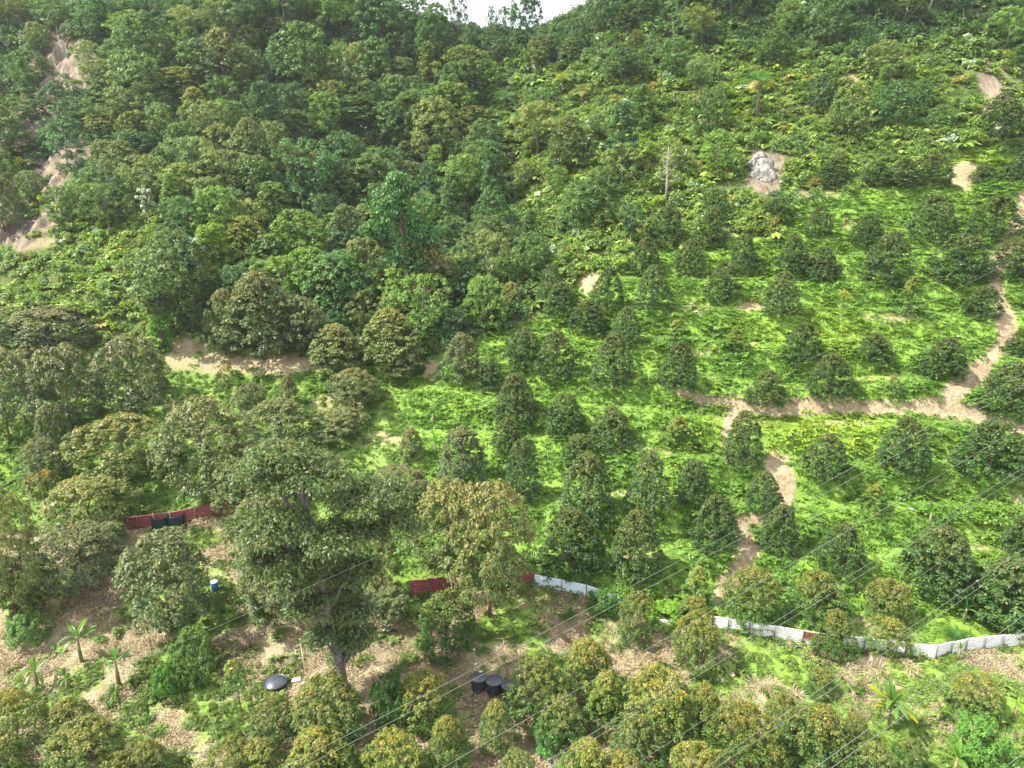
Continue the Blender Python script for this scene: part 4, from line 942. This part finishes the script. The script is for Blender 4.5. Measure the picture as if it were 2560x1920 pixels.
banana(2296, 1652, 32, 34, 'young banana sucker in front of the white fence', 4, (1.4, 1.5, .6))
banana(2152, 1718, 44, 34, 'young banana plant with pale leaves on the green patch', 5, (1.5, 1.6, .8))
banana(2188, 1732, 50, 34, 'low broad-leaved plant beside the young banana plant', 6, (1.3, 1.4, .6))
banana(2536, 1795, 44, 50, 'lime-leaved plant near the edge of the dry slope', 7, (1.6, 1.7, .5))
banana(2345, 1805, 60, 50, 'sprawling light green broad-leaved plant right of the orange soil', 8, (1.4, 1.6, .5))
banana(2322, 1318, 58, 56, 'banana plant with tall glossy leaves in the middle of the bright slope', 5, (1.1, 1.4, .6))
banana(2366, 1318, 60, 42, 'spreading narrow-leaved banana right of its taller neighbour', 9, (.8, 1.1, .8))
banana(2143, 1478, 30, 34, 'slim yellow-green banana leaf shoot on the bright slope', 3, (2.0, 1.8, .4))
banana(985, 1735, 62, 60, 'dark shaded banana plant left of the yellow-crested tree', 6, (.5, .8, .7))
banana(1000, 1388, 46, 34, 'dark broad-leaved plant in the gully beside the red fence', 6, (.5, .8, .8))
banana(1090, 1135, 60, 46, 'glossy broad-leaved plant in the bright gully', 8, (.7, 1.0, .8))
banana(1083, 1060, 50, 40, 'smaller glossy plant further up the bright gully', 7, (.7, 1.0, .8))
banana(1512, 1370, 40, 36, 'pale upright banana sucker between two orchard trees', 4, (1.3, 1.5, .7))
banana(1130, 1420, 50, 40, 'broad-leaved plant beside the middle red fence', 6, (.9, 1.1, .7))
banana(1776, 1708, 34, 26, 'dark young broad-leaved plant beside pale stones', 6, (.6, .9, .9))
banana(1360, 1552, 26, 50, 'slim yellow-topped plant on the dry ground below the fence', 6, (1.3, 1.3, .6))
banana(1130, 830, 60, 46, 'pale broad-leaved plant at the foot of the forest', 8, (.8, 1.0, 1.3))
banana(2540, 1270, 30, 34, 'blue-green banana sucker beside the orange soil notch', 3, (.6, 1.0, 1.1))
# weeping grass clumps
GC = blades('grass_clump', 260, .55, 1.7, .05, M_fern, 300)
for a, b_, s, lab, tn in [(2389, 1596, .85, 'tall weeping grass clump above the white fence', (.42, .58, .8)), (1414, 1542, .75, 'dark green grass tussock on the dry ground', (.45, .6, .8)),
                          (1210, 1600, .5, 'small grass tussock beside the wooden plank', (.6, .7, .8))]:
    x, y, z, d = ground(a, b_); root = thing('grass_clump', lab, 'grass clump', (x, y, z), 0, None, (s, s, s)); o = add_obj('blades', GC, root); o['tint'] = list(tn)

# vine-covered stump
x, y, z, d = ground(410, 880)
root = thing('vine_covered_tree', 'vine-covered stump-like tree hung with creepers beside the bright slope', 'tree', (x, y, z))
yt = (960-620)/F; H = y*(yt*cp-sp)/(cp+yt*sp)+CAMZ-z
c_ = add_obj('crown', crown('vine_crown', 'umbrella', 3.4, H*.55, H*.42, 120, 36, .32, 77, M_for, yg_top=.2, lobe=.4), root); c_['tint'] = [1.1, 1.1, 1.0]
c_ = add_obj('vine_column', crown('vine_column', 'column', 1.3, H*.62, 0, 90, 36, .30, 78, M_shrub, yg_top=0, lobe=.3, cr=.4), root); c_['tint'] = [.95, 1.25, .7]
add_obj('trunk', trunk('vine_trunk', H, .3, M_bark, 79, 6, .85, .4, .5), root)

# ------------------------------------------------------------------ corrugated fences
def corr_sheet(name, L, h, mat, ribs=8, amp=.028):
    n_ = ribs*6; V = []; Q = []
    for side in (0, .006):
        for xe in np.linspace(-L/2, L/2, 4):
            for k in range(n_+1):
                s = k/n_; V.append((xe, amp*math.cos(s*ribs*2*math.pi)+side, s*h))
    st = n_+1
    for sd in range(2):
        o_ = sd*4*st
        for a in range(3):
            for k in range(n_):
                f = (o_+a*st+k, o_+(a+1)*st+k, o_+(a+1)*st+k+1, o_+a*st+k+1); Q.append(f if sd == 0 else f[::-1])
    for a in range(3):
        for k in (0, n_): Q.append((a*st+k, (a+1)*st+k, 4*st+(a+1)*st+k, 4*st+a*st+k))
    return mesh_np(name, V, [np.array(Q)], None, [mat], True)
def metal(name, col, rust, amount, rough=.45):
    m, t, b, o = new_mat(name); f = ramp(t, noise(t, 2.2, 6, .7), .62-amount*.4, .70-amount*.3); 
    st = noise(t, 9, 3, .6)
    c = mix(t, ramp(t, st, .4, .7), col, tuple(a*.82 for a in col)); c = mix(t, f, c, rust)
    t.links.new(c, b.inputs['Base Color']); b.inputs['Roughness'].default_value = rough; b.inputs['Metallic'].default_value = .15; return m
M_white = metal('white_sheet', (.72, .71, .68), (.42, .34, .26), .05)
M_zinc = metal('zinc_sheet', (.55, .62, .68), (.40, .36, .30), .10, .35)
M_red = metal('red_sheet', (.27, .055, .055), (.13, .045, .035), .3)
M_rust = metal('rusty_sheet', (.22, .06, .03), (.40, .20, .10), .35, .8)
M_post = plain('fence_post', (.20, .20, .21), .6, .3, 5, .6)
def fence(name, label, pts, h, mat, group, lean=0., special=None, posts=True, maxlen=2.6, dz=0.):
    g3 = [ground(*p) for p in pts]; root = thing(name, label, 'fence', g3[0][:3], 0, group); o0 = Vector(g3[0][:3])
    si = 0
    for a, b_ in zip(g3, g3[1:]):
        A_, B_ = Vector(a[:3]), Vector(b_[:3]); Lt = (B_-A_).length; k = max(1, int(math.ceil(Lt/maxlen)))
        for j in range(k):
            p, q = A_.lerp(B_, j/k), A_.lerp(B_, (j+1)/k); dirv = q-p; L = dirv.length
            xa = dirv.normalized(); zu = Vector((0, 0, 1)); ya = zu.cross(xa).normalized(); zz = xa.cross(ya).normalized()
            if zz.z < 0: zz = -zz
            R = Matrix((xa, ya, zz)).transposed()@Matrix.Rotation(lean, 3, 'X')@Matrix.Rotation(random.uniform(-.02, .02), 3, 'Y')
            hh = h*random.uniform(.96, 1.03)
            mt_ = mat
            o = add_obj('corrugated_sheet', corr_sheet('corrugated_sheet', L+.10, hh, mt_), root)
            o.matrix_local = Matrix.Translation((p+q)/2-o0+Vector((0, .012*(si % 2), .02+dz)))@R.to_4x4()
            if special and si in special:
                o2 = add_obj('corrugated_sheet', corr_sheet('rusty_sheet', L*.96, hh*.55, M_rust, 5), root); o2['label'] = 'rusty brown replacement sheet'
                o2.matrix_local = Matrix.Translation((p+q)/2-o0+Vector((0, -.05, h*.46)))@R.to_4x4()
            si += 1
            if posts:
                mb = MB(); mb.box((0, 0, h*.52), (.06, .06, h*1.12+.2))
                po = add_obj('post', mb.mesh('post', M_post), root, p-o0+Vector((0, -.075, .0)))
    return root
WF = 'sections of the corrugated fence along the foot of the orchard'
fence('corrugated_fence', 'bluish zinc corrugated fence section at the upper end of the fence line', [(1335, 1463), (1404, 1477), (1465, 1490), (1500, 1502), (1545, 1522)], .95, M_zinc, WF)
fence('corrugated_fence', 'short half-buried grey fence piece between two slender trees', [(1640, 1566), (1682, 1573)], .62, M_white, WF, posts=False)
fence('corrugated_fence', 'white corrugated fence section carrying a rusty patch sheet', [(1765, 1570), (1872, 1586), (1934, 1597), (2004, 1608), (2080, 1620)], 1.02, M_white, WF, special={4, 5, 6})
fence('corrugated_fence', 'creamy white corrugated fence section ending at the corner post', [(2105, 1620), (2157, 1625), (2215, 1632), (2260, 1638), (2337, 1646)], .98, M_white, WF)
fence('corrugated_fence', 'white corrugated fence section running up from the corner to the edge', [(2337, 1645), (2412, 1628), (2503, 1619), (2570, 1613), (2680, 1600), (2790, 1590)], 1.0, M_white, WF)
fence('corrugated_fence', 'dark red corrugated fence behind the pair of black tanks', [(150, 1345), (347, 1322), (430, 1312), (552, 1287), (640, 1284)], 1.15, M_red, 'red corrugated fences')
fence('corrugated_fence', 'middle red corrugated fence leaning back between the trees', [(1026, 1489), (1070, 1487), (1110, 1482), (1160, 1474)], 1.15, M_red, 'red corrugated fences', lean=-.45)
fence('corrugated_fence', 'short red corrugated piece joined to the zinc fence', [(1290, 1458), (1333, 1463)], 1.1, M_red, 'red corrugated fences')

# ------------------------------------------------------------------ tanks, tub, barrel, ladder, planks, hoses
M_blk = plain('black_plastic', (.022, .024, .028), .42, 0, 3, 1.8, .5)
M_lid = plain('black_lid', (.045, .05, .062), .38, 0, 3, 1.5, .5)
M_green = plain('dark_green_plastic', (.012, .035, .028), .4)
M_blue = plain('blue_plastic', (.02, .13, .36), .4); M_wht = plain('white_plastic', (.82, .84, .86), .5)
M_wood = plain('plank_wood', (.50, .38, .24), .8, 0, 4, .7); M_bam = plain('ladder_wood', (.42, .36, .26), .8, 0, 4, .7)
M_hose = plain('black_hose', (.03, .032, .035), .5)
def tank(px_, base, R, H, label, group, lid=True, body=None):
    x, y, z, d = ground(px_, base); root = thing('water_tank', label, 'water tank', (x, y, z-.02), random.random(), group)
    mb = MB(); prof = [(0, .0), (R*.92, 0), (R*.95, .06)]
    for i in range(9): prof.append((R*(.96 if i % 2 else 1.0)*(.97 if i < 1 else 1), H*.12+H*.8*i/8))
    if lid: prof += [(R*1.0, H*.97), (R*.5, H*.99)]
    else: prof += [(R*1.03, H), (R*.97, H), (R*.9, H*.8), (R*.86, .15), (0, .12)]
    mb.lathe(prof, 36); add_obj('body', mb.mesh('tank_body', body or M_blk, True), root)
    if lid:
        l = MB(); l.lathe([(R*1.07, H*.95), (R*1.09, H*.985), (R*1.05, H*1.0), (R*.6, H*1.055), (R*.12, H*1.11), (0, H*1.11)], 36)
        lo = add_obj('lid', l.mesh('tank_lid', M_lid, True), root)
        for k in range(6):
            a = k*math.pi/3; rb = MB(); rb.tube([(R*.1*math.cos(a), R*.1*math.sin(a), H*1.112), (R*.6*math.cos(a), R*.6*math.sin(a), H*1.06), (R*1.04*math.cos(a), R*1.04*math.sin(a), H*1.003)], .012, 5)
            add_obj('rib', rb.mesh('lid_rib', M_lid), lo)
    return root
TG = 'black lidded water tanks standing in a row'
tank(1197, 1722, .50, .98, 'black lidded water tank at the left end of the row of three', TG)
tank(1236, 1731, .52, 1.0, 'black lidded water tank in the middle of the row of three', TG)
tank(1273, 1742, .50, .98, 'black lidded water tank half hidden by the large green tree', TG)
tank(400, 1320, .62, 1.05, 'open black tank partly behind leaves at the red fence', 'open black tanks at the red fence', False, M_green)
tank(442, 1314, .66, 1.1, 'open dark green-black tank right of its twin at the red fence', 'open black tanks at the red fence', False, M_green)
x, y, z, d = ground(690, 1716); root = thing('lidded_tub', 'low round black tub with a domed lid beside the white panel', 'tub', (x, y, z), .4, None, (1.12, 1.12, 1.2))
mb = MB(); mb.lathe([(0, 0), (.60, 0), (.66, .28), (.69, .30), (.69, .33), (.64, .34), (.60, .30)], 40); add_obj('body', mb.mesh('tub_body', M_blk, True), root)
mb = MB(); mb.lathe([(.60, .31), (.52, .37), (.3, .46), (0, .50)], 40); lo = add_obj('lid', mb.mesh('tub_lid', M_lid, True), root)
for k in range(4):
    a = k*math.pi/2+.4; mb = MB(); mb.tube([(0, 0, .505), (.3*math.cos(a), .3*math.sin(a), .465), (.58*math.cos(a), .58*math.sin(a), .33)], .012, 5); add_obj('rib', mb.mesh('tub_rib', M_lid), lo)
x, y, z, d = ground(538, 1474); root = thing('barrel', 'blue plastic barrel standing under the spreading orchard tree', 'barrel', (x, y, z))
mb = MB(); mb.lathe([(0, 0), (.24, 0), (.27, .08), (.27, .28), (.28, .30), (.27, .32), (.27, .56), (.24, .66), (.0, .67)], 24); add_obj('body', mb.mesh('barrel_body', M_blue, True), root)
mb = MB(); mb.lathe([(.25, .655), (.26, .70), (.2, .715), (0, .72)], 24); add_obj('lid', mb.mesh('barrel_lid', M_wht, True), root)
x, y, z, d = ground(971, 1580); root = thing('bucket', 'small pale blue bucket with a black rim right of the tall grey trunk', 'bucket', (x, y, z))
mb = MB(); mb.lathe([(0, 0), (.14, 0), (.18, .34), (.16, .34), (.12, .03), (0, .02)], 20); add_obj('body', mb.mesh('bucket_body', plain('pale_blue_plastic', (.4, .55, .62), .5), True), root)
mb = MB(); mb.lathe([(.18, .32), (.20, .33), (.20, .37), (.15, .37), (.15, .32)], 20); add_obj('rim', mb.mesh('bucket_rim', M_blk, True), root)
# white panel and scraps
for a, b_, sx, sy, rz, lab, nm in [(741, 1701, .62, .36, .25, 'bright white rectangular panel lying beside the black tub', 'white_panel'), (738, 1754, .22, .16, .9, 'small crumpled white scrap at the end of the dark pipe', 'plastic_scrap'),
                              (757, 1712, .25, .12, 0, 'pale plastic scrap just below the white panel', 'plastic_scrap'), (2322, 1262, .28, .16, .5, 'white paper scrap lying above the banana plants', 'paper_scrap'), (2279, 1276, .2, .3, .2, 'white bottle-like scrap left of the other paper scrap', 'paper_scrap'),
                              (2395, 843, .5, .2, .3, 'white branch-like debris on the bright upper slope', 'plastic_scrap'), (2135, 1147, .2, .2, .1, 'small white scrap at the fern edge', 'paper_scrap'), (58, 1676, .22, .16, .4, 'small white scrap hanging at the low banana clump', 'plastic_scrap'),
                              (1885, 733, .22, .22, .4, 'white scrap between two upper orchard trees', 'paper_scrap')]:
    x, y, z, d = ground(a, b_); mb = MB(); 
    if nm == 'white_panel': mb.box((0, 0, .05), (sx, sy, .03), Matrix.Rotation(.12, 3, 'X'))
    else:
        r = random.Random(a); 
        for k in range(4): mb.box((r.uniform(-.3, .3)*sx, r.uniform(-.3, .3)*sy, .05+.02*k), (sx*.6, sy*.6, .012), Matrix.Rotation(r.uniform(-.5, .5), 3, 'X')@Matrix.Rotation(r.uniform(0, 3), 3, 'Z'))
    o = add_obj(nm, mb.mesh(nm, M_wht), None, (x, y, z+.03), (0, 0, rz)); tag(o, lab, 'panel' if nm == 'white_panel' else 'scrap')
# ladder leaning on the bank
x, y, z, d = ground(756, 1680); x2, y2, z2, _ = ground(744, 1622)
root = thing('ladder', 'wooden ladder leaning on the bank above the white panel', 'ladder', (x, y, z)); A_ = Vector((0, 0, 0)); B_ = Vector((x2-x, y2-y, z2-z+.35)); sd = Vector((.21, .02, .04))
for s in (-1, 1):
    mb = MB(); mb.tube([A_+sd*s, B_+sd*s], .028, 6); add_obj('rail', mb.mesh('ladder_rail', M_bam, True), root)
for k in range(6):
    p = A_.lerp(B_, .2+.15*k); mb = MB(); mb.tube([p-sd*1.15, p+sd*1.15], .022, 6); add_obj('rung', mb.mesh('ladder_rung', M_bam, True), root)
for a1, a2, lab in [((1238, 1600), (1292, 1594), 'longer pale wooden plank lying above the hose loop'), ((1238, 1559), (1258, 1559), 'short pale wooden slat right of the orange trunk'),
                    ((2246, 1912), (2318, 1897), 'thin pale stick lying across the orange soil')]:
    x, y, z, d = ground(*a1); x2, y2, z2, _ = ground(*a2); v = Vector((x2-x, y2-y, z2-z)); mb = MB()
    mb.box((0, 0, 0), (v.length, .11, .035), v.to_track_quat('X', 'Z').to_matrix()); o = add_obj('wooden_plank', mb.mesh('plank', M_wood), None, (Vector((x, y, z))+v/2+Vector((0, 0, .08)))); tag(o, lab, 'plank')
def hose(pts, r, label, closed=False, up=.05):
    n_ = len(pts); fine = []
    for i in range(n_-1):
        p0, p1, p2, p3 = [np.array(pts[min(max(k, 0), n_-1)], float) for k in (i-1, i, i+1, i+2)]
        for t_ in np.linspace(0, 1, 8, endpoint=(i == n_-2)):
            fine.append(.5*((2*p1)+(-p0+p2)*t_+(2*p0-5*p1+4*p2-p3)*t_**2+(-p0+3*p1-3*p2+p3)*t_**3))
    g3 = [ground(*p) for p in fine]; o0 = Vector(g3[0][:3]); mb = MB(); mb.tube([Vector(g[:3])-o0+Vector((0, 0, up)) for g in g3], r, 6)
    o = add_obj('hose', mb.mesh('hose', M_hose, True), None, o0); tag(o, label, 'hose')
hose([(1155, 1658), (1152, 1645), (1165, 1633), (1193, 1628), (1220, 1635), (1234, 1648), (1237, 1658)], .022, 'black hose loop curving on the dry ground above the tanks')
hose([(1184, 1535), (1192, 1560), (1219, 1580), (1260, 1578), (1310, 1568), (1345, 1567)], .025, 'long black hose sagging below the massive gold-topped tree')
hose([(1240, 1532), (1262, 1544), (1290, 1543)], .02, 'short black hose right of the orange trunk')
hose([(374, 1590), (380, 1640), (383, 1690), (376, 1725), (355, 1760), (337, 1777)], .028, 'black hose running straight down the dry bank')
hose([(428, 1883), (470, 1884), (510, 1882), (544, 1873)], .04, 'thick dark pipe lying along the lower edge')
hose([(1187, 1730), (1178, 1748), (1168, 1768), (1132, 1776)], .03, 'black outlet hose leading down from the first tank')
hose([(1215, 1735), (1205, 1760), (1196, 1785), (1160, 1800)], .02, 'thin outlet hose below the middle tank')
hose([(1222, 1748), (1246, 1757), (1272, 1768)], .035, 'dark pipe in front of the three tanks')
hose([(738, 1752), (775, 1718), (812, 1688)], .02, 'thin dark pipe leading from the tall trunk to the white scrap')
hose([(2190, 1694), (2225, 1706), (2265, 1720), (2295, 1724)], .03, 'dark hose lying on the green terrace below the fence corner')
hose([(2275, 1780), (2295, 1830), (2315, 1855), (2340, 1862)], .025, 'green-black hose beside the orange soil')
# A-shaped wooden frame below the fence
x, y, z, d = ground(1996, 1622); root = thing('trestle', 'small grey wooden A-frame lying below the rusty fence sheet', 'frame', (x, y, z+.1))
for s in (-1, 1):
    mb = MB(); mb.box((s*.3, 0, .0), (.66, .08, .06), Matrix.Rotation(s*.45, 3, 'Y')); add_obj('beam', mb.mesh('beam', M_post), root)

# ------------------------------------------------------------------ overhead power lines
M_cable = plain('cable_metal', (.13, .14, .12), .85, .0)
CAB = [((0, 1799), (2560, 640), 26, 34, 0.0049, 'thin overhead cable crossing highest over the orchard'),
       ((709, 1920), (2560, 934), 16, 24, 0.0053, 'upper cable of the pair passing over the three tanks'),
       ((756, 1920), (2560, 962), 16, 24, 0.0053, 'lower cable of the pair passing over the three tanks'),
       ((1106, 1920), (2560, 1061), 15, 22, 0.0053, 'single cable crossing over the tall orange-crowned tree'),
       ((1337, 1920), (2560, 1168), 14, 20, 0.0045, 'upper cable of the third pair, over the golden-brown crown'),
       ((1365, 1920), (2560, 1184), 14, 20, 0.0045, 'lower cable of the third pair, over the golden-brown crown'),
       ((1560, 1930), (2560, 1262), 22, 34, 0.0053, 'dark single cable passing just under the rusty fence sheet'),
       ((1762, 1920), (2560, 1372), 13, 18, 0.0045, 'upper cable of the pair crossing the white fence corner'),
       ((1790, 1920), (2560, 1392), 13, 18, 0.0045, 'lower cable of the pair crossing the white fence corner'),
       ((2037, 1920), (2560, 1538), 10, 14, 0.0049, 'upper thick cable crossing the yellow-leaved banana'),
       ((2079, 1920), (2560, 1570), 10, 14, 0.0049, 'lower thick cable crossing the yellow-leaved banana'),
       ((2510, 1920), (2620, 1835), 11, 12, 0.0049, 'cable cutting the lower right corner')]
for (a, b_, d0, d1, r, lab) in CAB:
    A_ = Vector(unproj(a[0], a[1], d0)); B_ = Vector(unproj(b_[0], b_[1], d1)); dv = (B_-A_)
    f0, f1 = (-1.0, 2.2) if dv.length > 6 else (-4, 12)
    m_ = 28; pts = []
    for i in range(m_+1):
        f = f0+(f1-f0)*i/m_; p = A_+dv*f; p.z += .0007*(f*dv.length)*(f*dv.length-dv.length); pts.append(p)
    if True: pts = [p for p in pts if p.y > 3]
    mb = MB(); mb.tube([p-pts[0] for p in pts], r, 6)
    o = add_obj('power_cable', mb.mesh('power_cable', M_cable, True), None, pts[0]); tag(o, lab, 'cable', 'overhead power cables')
def spacer(pa, pb, d, label):
    A_ = Vector(unproj(*pa, d)); B_ = Vector(unproj(*pb, d)); root = thing('cable_spacer', label, 'cable spacer', A_); v = B_-A_
    mb = MB(); mb.tube([Vector(), v], .009, 6); add_obj('rod', mb.mesh('spacer_rod', M_cable, True), root)
    for p in (Vector(), v): mb = MB(); mb.tube([p-Vector((.04, .02, 0)), p+Vector((.04, .02, 0))], .022, 8); add_obj('clamp', mb.mesh('spacer_clamp', M_cable, True), root)
spacer((1191, 1660), (1203, 1679), 18.1, 'small metal spacer rod between the cables above the first tank')
spacer((1373, 1898), (1380, 1918), 14.2, 'spacer rod between cables near the bottom edge')
spacer((2444, 1452), (2452, 1466), 17.2, 'spacer rod between the cables over the fence corner')
# ------------------------------------------------------------------ haze in the valley air
m, t, b, o = new_mat('haze'); t.nodes.remove(b); pv = t.nodes.new('ShaderNodeVolumePrincipled')
pv.inputs['Color'].default_value = (.88, .94, 1, 1); pv.inputs['Density'].default_value = .00016; pv.inputs['Anisotropy'].default_value = .2
t.links.new(pv.outputs[0], o.inputs['Volume'])
mb = MB(); mb.box((0, 390, 29), (2400, 1300, 170)); tag(add_obj('haze', mb.mesh('haze', m)), 'thin pale haze in the air over the hillside', kind='stuff')
print('forest trees', cnt, 'trees', len(TREES), 'tris', sum(len(m_.loops)-2*len(m_.polygons) for m_ in bpy.data.meshes))
